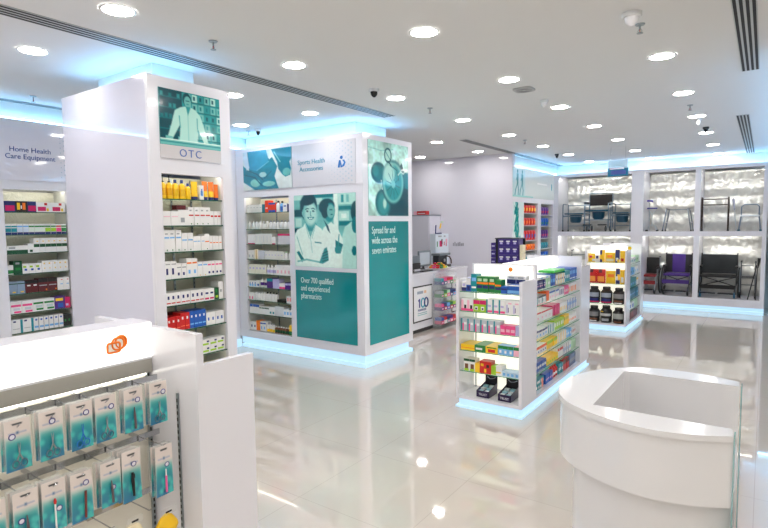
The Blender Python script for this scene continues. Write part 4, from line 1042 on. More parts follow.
row(F, a0+.08, a1, .742, S(7), [K('white carton with lime band', 6, 1, .055, 'wht', (0, .8, .18, .45, 'lime'), (.55, .85, .55, .8, 'nav'))])
row(F, a0+.08, a1, .742, S(7), [K('upper white carton with lime band', 6, 1, .055, 'wht', (0, .8, .18, .45, 'lime'), (.55, .85, .55, .8, 'nav'))], dz=.056)
row(F, a0, a1, .545, S(8), [K('wide yellow and white carton', 2, 1, .10, 'cream', full(.4, .9, 'yel'))])
# --- left wall unit
HS = 1.12
CARTON = 'left_wall_carton'  # named for the wall they stand on; contents not known
F = (HX, 2.192, PI/2); a0, a1 = .012, .592
S = lambda i: ORD[i]+' shelf of left wall unit'
row(F, a0, a1-.0, HZ[0], S(1), [K('dark carton with pink panel', 1, 1.6, .098, 'nav', (.1, .95, .1, .6, 'mag')), K('dark carton with two yellow figures', 1, 1.8, .098, (.12, .10, .12), (.15, .4, .2, .85, 'yel'), (.6, .85, .2, .85, 'or_'), (.45, .55, .3, .6, 'wht')), K('second dark carton with pink panel', 1, 1.3, .098, 'nav', (.05, .95, .1, .6, 'mag')), K('white carton with pink panel', 2, 2.3, .092, 'wht', (.1, .65, .12, .55, 'mag'), (.55, .75, .7, .95, 'red'), (.7, .85, .1, .4, 'yel'))])
pk = lambda desc, n, c, cc='wht': K(desc, n, 1, .095, 'wht', full(0, .22, 'nav'), full(.25, .62, c), full(.7, .85, cc), d=.04)
row(F, a0, a1, HZ[1], S(2), [pk('teal strip pack', 2, 'teal', 'teal'), pk('white and light blue strip pack', 2, (.80, .86, .92), 'lb'), pk('white and green strip pack', 3, (.85, .9, .86), 'grn'), pk('lime green strip pack', 2, 'lime', 'grn'), pk('pink strip pack', 1, 'pink', 'red'), pk('green strip pack', 1, 'grn', 'grn')])
row(F, a0, a1, HZ[2], S(3), [K('low wide white carton with green base', 1, 4, .07, 'wht', full(0, .45, 'dgrn'), (.1, .4, .6, .85, 'gry')), K('small white carton with green square', 1, 1.2, .085, 'wht', (.3, .8, .1, .35, 'dgrn')), K('tall white carton with green wave', 6, 1.15, .135, 'wht', full(.38, .6, 'dgrn'), (.5, .8, .75, .82, 'yel'))])
row(F, a0, a1, HZ[3], S(4), [K('white and green small carton', 1, 1.0, .085, 'wht', full(.1, .5, 'grn')), K('dark green carton', 1, 1.6, .12, 'dgrn', (.2, .8, .3, .5, 'grn'), (.25, .7, .75, .9, 'gry')), K('white carton with lime and blue marks', 3, 1.2, .09, 'wht', (.1, .6, .6, .8, 'lime'), (.3, .7, .3, .5, 'blu')), K('white carton with yellow dots', 5, 1.05, .11, 'wht', (.3, .6, .7, .82, 'yel'), (.4, .6, .3, .4, 'yel'))])
row(F, a0, a1, HZ[4], S(5), [K('blue grey carton', 2, 1.35, .115, (.52, .60, .70), full(.78, .86, 'dgrn'), (.4, .8, .1, .2, 'yel')), K('narrow maroon carton', 2, 1.15, .115, 'mar', full(.75, 1, 'blk'), (.3, .8, .55, .65, 'wht')), K('wide maroon carton', 2, 1.75, .125, 'mar', full(.72, 1, 'blk'), (.1, .9, .45, .52, 'gry'), (.75, .9, .1, .2, 'or_')), K('white carton with faint red writing', 2, 1.15, .12, 'wht', (.6, .9, .8, .86, 'red'), (.5, .9, .45, .52, 'lb'))])
row(F, a0, a1, HZ[5], S(6), [K('white carton with pink arc', 2, 1.7, .115, 'wht', (0.05, .95, .55, .72, 'pink'), (.3, .95, .05, .2, 'pink'), (.25, .85, .25, .45, (.78, .80, .84))), K('white carton with green arc', 2, 1.75, .115, 'wht', (0.05, .95, .6, .75, 'grn'), (.3, .95, .1, .25, 'grn'), (.25, .85, .3, .5, (.76, .82, .84))), K('purple carton with yellow title', 1, 1.8, .12, 'pur', (.1, .8, .62, .85, 'yel'), (.3, .8, .1, .45, 'blu')), K('magenta carton', 1, .9, .105, 'mag', (.1, .6, .2, .4, 'lav'))])
row(F, a0, a1, HZ[6], S(7), [K('wide white carton with blue edge', 2, 1.9, .125, 'wht', (.78, 1, 0, 1, 'teal'), (.15, .4, .8, .92, 'nav'), (.1, .7, .3, .34, 'gry')), K('narrow white carton with blue dot', 6, .9, .125, 'wht', (.3, .7, .75, .88, 'blu'), (.1, .9, .2, .35, 'lb'), (.93, 1, 0, 1, 'nav')), K('narrow black carton', 2, .75, .115, 'blk', (.3, .7, .4, .6, 'grn'))])
row(F, a0, a1, HZ[7], S(8), [B('dark blue capped bottle', 8, 1, .11, 'teal', 'nav')])
F = (HX, 3.905, PI/2)
for i in range(7):
    row(F, .75, 1.06, HZ[i], '%s shelf of far left wall unit' % ORD[i+1], [K(['white carton with grey print', 'pale blue carton', 'white carton with brown mark', 'white and pink carton', 'cream carton', 'white and blue carton', 'pale green carton'][i], 4, 1, .11, [W_, 'lb', W_, W_, 'cream', W_, 'lgr'][i], band(['gry', 'blu', 'brn', 'pink', 'gry', 'blu', 'grn'][i]))])
# --- teal column shelves
CARTON = 'teal_column_carton'  # carton name gives the column only, contents unknown
F = (TX0, TY, 0); a0, a1 = th[0]+.02, th[1]-.02
S = lambda i: ORD[i]+' shelf of teal column'
TSh = TZs+[.262]
row(F, a0, a1, TSh[0], S(1), [K('plain white carton', 5, 1, .10, OW, (.2, .8, .6, .66, 'gry')), K('dark teal carton', 1, .9, .10, (.05, .40, .46)), K('tall orange-red carton', 1, 1.1, .145, (.90, .25, .10), (.2, .8, .3, .4, 'wht')), K('orange-red and blue carton', 2, 1.1, .115, (.88, .24, .12), full(0, .22, 'blu'), full(.8, 1, 'blu')), B('white bottle with black cap', 1, 1.2, .135, 'wht', 'blk'), B('blue bottle with black cap', 1, 1.2, .13, 'lb', 'blk', (0, 1, .1, .5, 'blu')), K('white carton with small blue title', 1, 1.3, .10, 'wht', (.2, .8, .6, .75, 'blu')), K('navy carton', 1, .6, .09, 'nav')])
row(F, a0, a1, TSh[1], S(2), [B('small clear white bottle', 6, .9, .10, OW, 'wht', d=.05), B('small white bottle with grey cap', 6, .9, .105, 'wht', 'gry', d=.05)])
row(F, a0, a1, TSh[2], S(3), [K('white carton with pink foot', 2, 1.1, .12, 'wht', full(0, .1, 'mag')), K('tall plain white carton', 5, 1, .13, OW, (.4, .6, .2, .8, (.78, .80, .82))), K('low white carton with pink corner', 1, .9, .09, 'wht', full(0, .15, 'mag')), GAP(.6), K('grey carton with bright pink top', 3, 1.15, .13, (.78, .78, .80), full(.82, 1, 'mag'))])
row(F, a0, a1, TSh[3], S(4), [K('white carton', 2, 1, .11, OW, (.3, .7, .2, .5, 'gry')), K('beige striped carton', 1, 1.1, .125, 'cream', (.3, .7, 0, 1, (.78, .68, .48))), K('grey lined carton', 2, 1, .11, (.76, .77, .80)), K('white narrow carton', 6, .95, .105, OW, (.3, .7, .5, .6, 'lav')), B('white bottle with pale green cap', 2, 1, .105, 'wht', 'lgr')])
row(F, a0, a1, TSh[4], S(5), [K('cream carton with lavender mark', 5, 1, .12, (.88, .88, .82), (.2, .7, .5, .7, 'lav')), B('lavender-labelled white bottle', 3, 1, .12, 'wht', 'wht', (0, 1, .2, .5, 'lav')), K('white carton with pale pink mark', 4, 1, .125, 'wht', (.3, .7, .2, .5, 'lpk'))])
row(F, a0, a1, TSh[5], S(6), [K('small blue and white carton', 3, .8, .075, 'wht', (.1, .9, .1, .5, 'lb'), (.3, .6, .5, .8, 'blu')), K('white carton with blue mark', 1, 1.0, .085, 'wht', (.3, .9, .2, .5, 'blu')), B('white bottle with purple oval', 2, 1.15, .11, 'wht', 'wht', (0, 1, .25, .6, 'pur')), K('purple and teal carton', 2, .95, .12, 'pur', full(.7, 1, 'teal')), K('pale lavender carton', 2, 1, .115, 'lav'), K('small white carton with pink foot', 2, .9, .07, 'wht', full(0, .4, 'pink')), K('small purple carton', 2, .9, .085, 'pur', full(.6, .9, 'lav'))])
row(F, a0, a1, TSh[6], S(7), [K('white carton with pink corner', 2, .9, .09, 'wht', (0, .4, .1, .5, 'pink')), B('plain white bottle', 4, .85, .11, 'wht', 'wht'), B('white bottle with black lid', 4, 1.0, .115, 'wht', 'blk'), K('low black carton', 2, 1.5, .035, 'blk'), K('white carton with red patch', 2, .8, .085, 'wht', (.3, .9, .3, .8, (.95, .6, .6)))])
row(F, a0, a1, TSh[7], S(8), [K('white carton with bright blue top', 3, 1.05, .115, 'wht', full(.72, 1, 'blu')), K('white carton with green strip', 4, .8, .095, 'wht', full(.75, .9, 'dgrn')), K('white and teal carton', 2, .9, .10, 'wht', (.2, .8, .2, .45, 'teal')), K('pale grey carton', 3, .9, .12, (.80, .82, .84)), K('white carton with light blue patch', 3, .85, .095, 'wht', (.2, .9, .3, .7, 'lb'))])
row(F, a0, a1, TSh[8], S(9), [K('white carton with navy dot', 2, .95, .10, 'wht', (.3, .7, .35, .65, 'nav')), K('orange carton', 1, 1.3, .125, 'or_'), K('white carton with blue lines', 2, .9, .12, 'wht', full(.75, .9, 'blu'), (.3, .7, .2, .5, 'lb')), B('white bottle with yellow base', 3, .85, .11, 'wht', 'gry', (0, 1, .02, .35, 'yel')), B('small dark bottle with green label', 6, .75, .085, 'brn', 'wht', (0, 1, .1, .5, 'dgrn')), K('yellow and green carton', 1, .9, .12, 'yel', full(0, .4, 'grn'))])
# --- middle gondola, end cap
HS = 1
CARTON = 'middle_gondola_carton'  # general product cartons, named after the gondola that holds them
F = (GX0+.03, GY0, 0); a0, a1 = .008, .585
S = lambda s: s+' shelf, middle gondola end'
row(F, a0, a1, GZ[0], S('top'), [K('white and blue sachet carton', 1, 1.0, .09, 'wht', full(0, .4, 'nav'), (.2, .8, .5, .8, 'lav')), K('blue carton with white top', 1, .9, .125, 'blu', full(.5, 1, 'wht'), (.2, .8, .1, .4, 'nav')), K('tall teal carton', 1, 1.1, .165, 'teal', (.1, .9, .6, .8, 'lb'), (.1, .9, .2, .3, 'wht')), K('green carton with orange and blue bands', 3, 1.15, .145, 'grn', full(.52, .65, 'or_'), (.05, .95, .25, .45, 'nav'), (.15, .85, .7, .88, 'lgr')), K('shorter green carton with orange band', 1, 1.15, .12, 'grn', full(.52, .65, 'or_'), (.05, .95, .25, .45, 'nav')), K('low blue carton', 1, 1.1, .065, 'blu', full(.5, .75, 'nav')), K('blue carton with light blue foot', 2, 1.15, .085, 'blu', full(.1, .4, 'lb'), full(.85, 1, 'wht'))], y=.03)
row(F, a0+.40, a1, GZ[0], S('top'), [K('white and navy carton stacked at the back', 2, 1, .15, 'wht', full(.55, .8, 'nav'), (.2, .8, .85, .95, 'gry'))], y=.16)
row(F, a0, a1, GZ[1], S('second'), [K('pink and white carton with black figure', 2, 1.15, .115, 'wht', full(0, .2, 'pink'), (.5, .85, .2, .5, 'blk'), (0, .4, .2, .9, 'lpk')), K('lime carton with magenta top', 2, 1.15, .11, 'lime', full(.65, 1, 'mag'), (.2, .7, .15, .45, 'wht'), (.3, .6, .2, .35, 'blk')), K('white carton with teal side and pink foot', 3, 1.1, .125, 'wht', (0, .25, 0, 1, 'teal'), (.25, 1, .05, .2, 'pink'), (.3, .8, .45, .6, 'lav')), K('white carton with purple streak', 2, 1.2, .125, 'wht', (.15, .35, .1, .7, 'lav'), (.4, .9, .75, .85, 'lpk'), (.4, .5, .15, .5, 'pur'))])
row(F, a0, a1, GZ[2], S('third'), [K('grey carton with pink stripe and teal side', 6, 1.2, .115, (.72, .74, .78), (0, .22, 0, 1, 'teal'), (.22, .45, .0, .6, 'pink'), (.5, .9, .5, .7, 'wht')), K('low pink carton', 3, .85, .085, 'pink', (.1, .9, .3, .6, 'lpk')), K('pale carton at the panel', 1, .7, .09, 'lav')])
row(F, a0, a1, GZ[3], S('fourth'), [K('low wide yellow tray pack', 1, 2.4, .055, 'yel', full(.4, .5, 'or_'), d=.2), K('low green and white tray pack', 1, 1.9, .062, 'grn', (.1, .7, .3, .6, 'wht'), d=.22), K('yellow tray pack with red design', 1, 2.0, .062, 'yel', (.2, .8, .15, .6, 'red'), (.1, .9, .75, .9, 'grn'), d=.22), K('light blue pack with green top', 3, .85, .085, 'lb', full(.65, 1, 'grn'), (.3, .7, .2, .5, 'wht')), K('pink and white pack with green top', 1, .9, .085, 'lpk', full(.65, 1, 'grn'))])
row(F, a0, a1, GZ[4], S('fifth'), [GAP(.5), K('white packet with leaf print', 2, 1.1, .115, 'wht', full(.8, 1, 'dgrn'), (.2, .8, .2, .6, 'brn'), (.1, .9, 0, .2, 'lime')), K('yellow carton', 1, .9, .085, 'yel'), K('red carton with small pictures', 1, 2.1, .115, 'red', (.1, .35, .6, .8, 'yel'), (.6, .85, .5, .75, 'blk'), (.4, .6, .1, .4, 'yel')), K('lime carton', 1, .9, .08, 'lime'), K('white and yellow carton', 1, 1.1, .09, 'wht', (.0, .8, .25, .4, 'yel')), K('small light blue carton', 4, .75, .05, (.74, .84, .92), (.2, .8, .2, .7, 'lb'))])
def tray(x, y, label, k):
    t = empty('counter_display_tray', (x, y, .118), 0, label, 'display box', 'dark purple display trays on the bottom deck'); DP = mat((.15, .08, .27), .35); w, d = .125, .20
    m_ = MB(); m_.box(0, w, 0, .004, 0, .062, DP); m_.box(0, .004, 0, d, 0, .062, DP); m_.box(w-.004, w, 0, d, 0, .062, DP); m_.box(0, w, d-.004, d, 0, .062, DP); m_.box(0, w, 0, d, 0, .004, DP)
    m_.xprism([(.0, .062), (d, .062), (d, .10)], 0, .004, DP); m_.xprism([(.0, .062), (d, .062), (d, .10)], w-.004, w, DP); m_.box(.06, .064, .004, d, .0, .06, DP); m_.build('tray_body', t)
    l = MB(); l.box(0, w, d, d+.004, .06, .165, mat((.08, .06, .12), .4)); l.tube([(.02, d-.003, .15), (.05, d-.003, .13), (.08, d-.003, .135), (.11, d-.003, .15)], .004, mat((.6, .62, .68), .4), 5); l.build('raised_lid', t)
    text('lettering', 'TRUST', t, (.022, -.001, .018), .030, mat((.85, .85, .88), .4), RY, sx=.95)
    for i in range(2):
        for j in range(3):
            s = MB().box(.010+.058*i, .054+.058*i, .02+.055*j, .06+.055*j, .01, .055+.012*j, mat([(.60, .78, .84), (.86, .88, .90)][(i+j+k) % 2], .4)).build('sachet_stack', t)
tray(GX0+.19, GY0+.045, 'dark purple TRUST tray with white packets on the bottom deck', 0)
tray(GX0+.405, GY0+.045, 'dark purple TRUST tray nearer the gondola corner, teal packets', 1)
# --- middle gondola, aisle side
F = (GX1, GY1+.045, PI/2); a0, a1 = .0, 1.43
S = lambda s: s+' aisle shelf, middle gondola'
dd = dict(d=.22)
row(F, a0, a1, SZ[0], S('top'), [K('navy carton with pale writing', 4, 1.0, .085, 'nav', (.2, .8, .3, .45, 'lpk'), (.1, .6, .6, .7, 'wht'), d=.2), K('pale green and white carton', 2, 1.0, .09, 'lgr', (.2, .8, .3, .6, 'wht'), d=.2), K('bright blue carton', 2, .9, .115, 'blu', (.2, .8, .3, .6, 'lb'), d=.2), K('white and yellow carton', 3, 1.1, .10, 'wht', (.1, .4, 0, 1, 'yel'), (.5, .9, .4, .6, 'blu'), d=.2), K('teal carton with white label', 2, 1, .12, 'teal', (.2, .8, .3, .6, 'wht'), d=.2), K('blue carton', 3, 1.0, .13, 'blu', (.2, .8, .5, .8, 'lb'), (.1, .9, .1, .2, 'wht'), d=.2)], y=.04, mul=1.5)
row(F, .02, .50, SZ[0], S('top'), [K('flat white carton laid on top', 3, 1, .02, 'wht', (.2, .6, .2, .8, 'lb'), d=.16)], y=.045, dz=.092)
row(F, .62, .98, SZ[0], S('top'), [K('flat green carton laid on top', 1, 1, .025, (.25, .72, .25), d=.17)], y=.045, dz=.122)
row(F, a0, a1, SZ[1], S('second'), [K('black topped white carton', 2, 1.9, .075, 'wht', full(.75, 1, 'blk'), (.1, .3, .2, .6, 'gry'), (.85, 1, 0, .8, 'teal'), d=.2), K('orange carton', 1, 1.2, .10, (.95, .40, .12), d=.2), K('white carton with blue lid', 3, 1.0, .085, 'wht', full(.8, 1, 'blu'), (.3, .7, .2, .5, 'lpk'), d=.2), K('purple and white carton', 2, .9, .09, 'wht', (.1, .6, .2, .8, 'pur'), d=.2), K('pink carton', 2, .8, .09, 'pink', (.2, .7, .3, .6, 'wht'), d=.2), K('orange and white carton', 3, .9, .10, 'wht', (.1, .7, .1, .7, 'or_'), d=.2)], y=.04, mul=1.5)
row(F, a0, a1, SZ[2], S('third'), [K('long white carton with red lid', 3, 1.7, .095, 'wht', full(.85, 1, 'red'), (.1, .4, .3, .5, 'lpk'), d=.2), K('magenta carton', 2, 1.2, .11, 'mag', (.2, .5, .3, .7, 'pink'), d=.2), K('white and pale yellow carton', 3, .8, .10, 'wht', (.3, .7, .2, .6, 'yel'), d=.2), K('blue and white carton', 4, .9, .11, 'wht', (.0, .4, 0, 1, 'blu'), (.5, .9, .4, .7, 'lb'), d=.2)], y=.04, mul=1.5)
row(F, a0, a1, SZ[3], S('fourth'), [K('navy topped white carton', 3, 1.2, .075, 'wht', full(.75, 1, 'nav'), (.2, .7, .2, .5, 'lb'), d=.2), K('teal striped carton', 2, .9, .085, 'wht', (.0, .5, 0, 1, 'teal'), d=.2), K('lime and white carton', 3, .9, .10, 'lime', (.3, .8, .3, .7, 'wht'), d=.2), K('yellow carton', 2, .8, .11, 'yel', (.1, .5, .5, .8, 'grn'), d=.2), K('white and orange carton', 3, .8, .09, 'wht', (.1, .6, .2, .5, 'or_'), d=.2)], y=.04, mul=1.5)
row(F, a0, a1, SZ[4], S('fifth'), [K('white carton with orange-red top', 4, 1.0, .075, 'wht', full(.65, 1, (.92, .36, .16)), (.3, .7, .2, .4, 'blu'), d=.2), K('yellow and lime carton', 3, 1.0, .08, 'yel', full(.6, 1, 'lime'), d=.2), K('white carton with yellow stripe', 3, .9, .10, 'wht', (.3, .55, 0, 1, 'yel'), d=.2), K('pale blue carton', 2, .9, .09, 'lb', (.2, .8, .3, .6, 'wht'), d=.2), K('white carton with red dot', 2, .9, .09, 'wht', (.3, .7, .3, .6, 'red'), d=.2)], y=.04, mul=1.5)
row(F, a0, a1, SZ[5], S('sixth'), [K('blue and white striped carton', 4, 1.0, .085, 'blu', (.1, .9, .3, .6, 'wht'), d=.2), K('bright yellow carton', 3, 1.1, .07, 'yel', (.2, .8, .2, .5, 'lime'), d=.2), K('red capped white carton', 2, .9, .10, 'wht', full(.7, 1, 'red'), d=.2), K('white carton with violet edge', 3, .9, .11, 'wht', (0, .25, 0, 1, 'pur'), (.4, .8, .3, .6, 'lb'), d=.2), K('mint carton', 2, .9, .10, 'lgr', d=.2)], y=.04, mul=1.5)
row(F, a0, a1, .118, S('bottom'), [K('teal and white checked carton', 3, 1.0, .05, 'teal', (.15, .85, .2, .7, 'wht'), d=.2), K('salmon carton', 1, 1, .09, (.95, .55, .45), d=.2), B('round navy jar', 1, 1.4, .12, 'nav', 'nav', d=.1), K('royal blue carton', 3, .9, .10, 'blu', (.2, .8, .3, .5, 'lpk'), d=.2), B('round red jar', 2, 1.3, .13, 'red', 'red', (0, 1, .2, .4, 'wht'), d=.1), K('sea green carton', 2, 1, .11, 'teal', (.2, .8, .3, .6, 'wht'), d=.2), K('black topped red carton', 3, .9, .12, 'red', full(.6, 1, 'blk'), d=.2), K('grey blue carton', 3, 1, .13, (.35, .45, .60), (.2, .8, .3, .6, 'gry'), d=.2)], y=.04, mul=1.5)
row(F, a0, .33, .118, S('bottom'), [K('upper teal and white checked carton', 3, 1.0, .05, 'teal', (.15, .85, .2, .7, 'wht'), d=.2)], y=.04, dz=.052)
# --- third gondola
CARTON = 'supplement_carton'
F = (KX0+.03, KY0, 0); a0, a1 = .005, .575
S = lambda s: s+' shelf of supplement gondola'
PJ = lambda desc, n, w, h, b, *m: ('pouch', desc, n, w, h, .06, b, None, tuple(m))
row(F, a0, a1, 1.10, S('top'), [PJ('yellow pouch with pink print', 1, 1.1, .14, 'yel', (.2, .6, .5, .8, 'mag'), (.6, 1, .1, .4, 'wht')), PJ('white and navy pouch', 1, .7, .12, 'wht', (.2, .8, .5, .9, 'nav')), PJ('yellow pouch with navy corner', 1, .8, .20, 'yel', (0, .5, .6, 1, 'nav'), (0, .5, 0, .3, 'nav')), PJ('wide yellow pouch', 1, 1.5, .16, 'yel', (.2, .8, .5, .7, 'or_'), (.1, .9, .1, .4, 'cream')), PJ('navy and white pouch', 1, .7, .21, 'nav', (.2, .8, .1, .4, 'wht'), (.5, 1, .0, .3, 'yel')), PJ('yellow pouch with red mark', 1, .8, .19, 'yel', (.2, .7, .1, .4, 'red'))])
row(F, a0, a1, .757, S('second'), [PJ('large red pouch', 2, 1.5, .23, 'red', (.1, .9, .1, .45, (.96, .62, .25)), (.2, .6, .8, 1, 'mar')), PJ('large yellow pouch', 1, 1.6, .21, 'yel', (.2, .9, .5, .75, 'or_')), PJ('navy and yellow pouch', 1, .7, .25, 'nav', (.5, 1, .3, .6, 'yel'), (0, .6, .3, .5, 'wht')), PJ('yellow pouch with white panel', 1, .8, .23, 'yel', (.3, .8, .1, .5, 'wht'))])
lab = ((-.0+.18, .82, .38, .64, (.62, .66, .72)), (.22, .78, .14, .30, 'nav'), (.15, .85, .06, .12, 'mag'))
lab2 = ((.18, .82, .36, .64, (.55, .55, .55)), (.25, .75, .14, .24, 'brn'), (.3, .7, .04, .1, 'wht'))
row(F, a0, a1, .43, S('third'), [('tub', 'black tub with silver and navy label', 2, 1, .27, .19, 'blk', 'blk', lab), ('tub', 'black tub with grey and brown label', 1, 1, .26, .19, 'blk', 'blk', lab2)])
row(F, a0, a1, .118, S('bottom'), [('tub', 'shiny black tub with silver lettering band', 1, 1, .26, .19, 'blk', 'blk', lab2), ('tub', 'black tub with yellow mark and narrow lid', 1, 1, .275, .19, 'blk', 'blk', ((.18, .82, .4, .55, (.75, .75, .75)), (.2, .4, .62, .68, 'yel'), (.3, .7, .1, .25, 'gry'))), ('tub', 'black tub with pale grey label', 1, 1, .25, .19, 'blk', 'blk', ((.18, .82, .3, .64, (.66, .68, .66)), (.3, .7, .06, .14, 'brn')))])
F = (KX1, KY1+.05, PI/2)
S = lambda s: s+' side shelf, supplement gondola'
for z, s, it in ((1.06, 'top', [K('white and teal carton', 4, 1, .09, 'wht', (.2, .8, .2, .6, 'teal'), d=.2), K('green carton', 2, 1, .11, 'lgr', (.2, .7, .3, .6, 'grn'), d=.2)]),
    (.86, 'second', [K('light blue carton', 3, 1, .12, 'lb', (.3, .7, .3, .6, 'teal'), d=.2), K('white carton', 2, 1, .12, 'wht', (.3, .7, .3, .6, 'lb'), d=.2)]),
    (.66, 'third', [K('teal carton', 4, 1, .14, 'teal', (.2, .8, .2, .5, 'lb'), d=.2), K('yellow-capped white carton', 1, 1, .12, 'wht', full(.7, 1, 'yel'), d=.2)]),
    (.46, 'fourth', [K('deep teal carton', 5, 1, .15, (.05, .45, .58), (.2, .8, .4, .6, 'lb'), d=.2)]),
    (.28, 'fifth', [K('blue and white carton', 3, 1, .12, 'wht', (.2, .8, .2, .7, 'blu'), d=.2), K('pale teal carton', 2, 1, .13, 'lgr', d=.2)]),
    (.118, 'bottom', [K('dark red carton', 2, 1.4, .12, (.45, .05, .10), d=.2), K('plum carton', 2, 1, .11, (.35, .06, .2), d=.2)])):
    row(F, .0, .86, z, S(s), it, y=.035)
# --- corner niche unit
F = (NXX, 9.573, PI/2)
ns = [(1.95, .16, ('red', 'yel')), (1.70, .15, ('red', 'or_')), (1.40, .2, ('red', 'blu')), (1.20, .12, ('or_', 'red')), (.98, .15, ('gry', 'teal'))]
for i, (z, h, cc) in enumerate(ns):
    MB().box(.604, 1.40, .01, .34, z-.012, z-.002, WHITE).build('shelf', nu)
    row(F, .62, 1.39, z, '%s shelf of first niche column' % ORD[i+1], [PJ('%s pouch' % {'red': 'red', 'or_': 'orange', 'gry': 'grey'}[cc[0]], 5, 1, h, cc[0], (.2, .7, .2, .6, cc[1]))])
ns = [(1.92, .17, ('pur', 'red')), (1.68, .17, ('blu', 'grn')), (1.42, .18, ('pur', 'mag')), (1.20, .13, ('teal', 'nav')), (1.0, .13, ('blu', 'teal'))]
for i, (z, h, cc) in enumerate(ns):
    MB().box(1.588, 2.367, .01, .34, z-.012, z-.002, WHITE).build('shelf', nu)
    row(F, 1.60, 2.20, z, '%s shelf of second niche column' % ORD[i+1], [PJ('%s pouch' % {'pur': 'purple', 'blu': 'blue', 'teal': 'teal'}[cc[0]], 4, 1, h, cc[0], (.2, .7, .2, .5, cc[1]))])

# --- purple carton tower
px, py = -3.16, 7.6
st2 = empty('floor_display_stand', (px, py, 0), 0, 'black floor stand holding stacked purple cartons behind the middle gondola', 'display stand')
MB().box(-.24, .24, 0, .34, 0, .08, BLACK).build('base', st2)
MB().box(-.19, .21, .23, .26, .08, 1.515, BLACK).build('back_panel', st2)
MB().box(-.16, -.125, -.0, .23, .08, 1.515, mat((.07, .06, .10), .35)).build('side_panel', st2)
MB().box(-.17, .21, -.01, .27, 1.516, 1.53, mat((.25, .25, .28), .4)).build('top', st2)
MB().box(-.125, .21, .0, .23, .08, 1.160, BLACK).build('shelf_core', st2)
PURC = mat((.23, .16, .48), .35)
bm_ = MB(); bm_.box(0, .103, 0, .19, 0, .115, PURC); bm_.quad([(.02, -.0006, .075), (.08, -.0006, .075), (.08, -.0006, .092), (.02, -.0006, .092)], c_('wht')); bm_.quad([(.03, -.0006, .04), (.07, -.0006, .04), (.07, -.0006, .07), (.03, -.0006, .07)], c_('lav')); pm_ = bm_.mesh('purple_carton')
for r in range(3):
    for c in range(3):
        put(pm_, 'purple_carton', (px-.115+.106*c, py-.012, 1.161+.118*r), 0, None, 'purple carton in the stand, %s row, %s column' % (['bottom', 'middle', 'top'][r], ['first', 'middle', 'last'][c]), 'box', 'purple cartons on the black floor stand')
sm_ = MB(); sm_.box(0, .075, 0, .15, 0, .11, PURC); sm_.quad([(.01, -.0006, .05), (.06, -.0006, .05), (.06, -.0006, .07), (.01, -.0006, .07)], c_('lav')); sm_ = sm_.mesh('purple_carton')
for x_ in (-.24,): MB().box(-.245, -.16, .0, .17, .08, 1.11, BLACK).build('side_shelf', st2)
for r in range(3): put(sm_, 'purple_carton', (px-.238, py+.005, 1.111+.118*r), 0, None, 'small purple carton stacked outside the stand, %s one' % ['lowest', 'middle', 'topmost'][r], 'box', 'purple cartons beside the black floor stand')
cc_ = MB(); cc_.box(0, .045, 0, .12, 0, .11, c_('cream')); cc_ = cc_.mesh('cream_carton')
MB().box(.21, .27, .0, .16, .08, 1.09, BLACK).build('side_shelf', st2)
for r in range(3): put(cc_, 'cream_carton', (px+.215, py+.01, 1.091+.113*r), 0, None, 'small cream carton on the side of the purple stand, %s one' % ['lowest', 'middle', 'topmost'][r], 'box', 'cream cartons beside the black floor stand')

# --- snack bars, candy tray and counter things
snc = [['mag', 'wht', 'teal', 'pink', 'red'], ['pur', 'red', 'blu', 'red', 'nav'], ['grn', 'lime', 'pink', 'nav', 'lb'], ['dbl', 'nav', 'gry', 'grn', 'lgr']]
for ti, z in enumerate(TIERS):
    for k in range(5):
        m_ = MB(); m_.box(-.050, .050, -.066, .065, 0, .055, c_(snc[ti][k])); m_.box(-.03, .03, -.0666, .066, .012, .040, c_('wht' if k % 2 else 'lpk'))
        o = m_.build('snack_bar_box', loc=(-4.40, 7.985-.21+.105*k, z+.001), rz=PI/2)
        tag(o, '%s snack box, %s along tier %s of the acrylic stand' % ({'mag': 'magenta', 'wht': 'white', 'teal': 'teal', 'pink': 'pink', 'red': 'red', 'pur': 'purple', 'blu': 'blue', 'nav': 'navy', 'grn': 'green', 'lime': 'lime', 'lb': 'light blue', 'dbl': 'dark blue', 'gry': 'grey', 'lgr': 'mint'}[snc[ti][k]], ORD[k+1], ['four, the lowest,', 'three', 'two', 'one, the highest,'][ti]), 'box', 'snack boxes on the acrylic stand')
        if True:
            o = MB().box(-.048, .048, -.062, .06, 0, .05, c_(snc[(ti+1) % 4][(k+2) % 5])).build('snack_bar_box', loc=(-4.40, 7.985-.21+.105*k, z+.058), rz=PI/2)
            tag(o, 'upper snack box on the %s stack, tier %s of the acrylic stand' % (ORD[k+1], ['four', 'three', 'two', 'one'][ti]), 'box', 'snack boxes on the acrylic stand')
tr = empty('candy_tray', (-4.60, 8.08, .967), 0, 'oval tray heaped with colourful wrapped sweets on the counter', 'tray')
MB().lathe([(.17, 0), (.20, .02), (.20, .028)], mat((.75, .76, .78), .3), (0, 0, 0), 24, 1, 1.45).build('tray_dish', tr)
rs = random.Random(9); wc = ['yel', 'red', 'or_', 'lime', 'grn', 'pink', 'wht']; wn = dict(yel='yellow', red='red', or_='orange', lime='lime', grn='green', pink='pink', wht='white')
cm = {}
k = 0
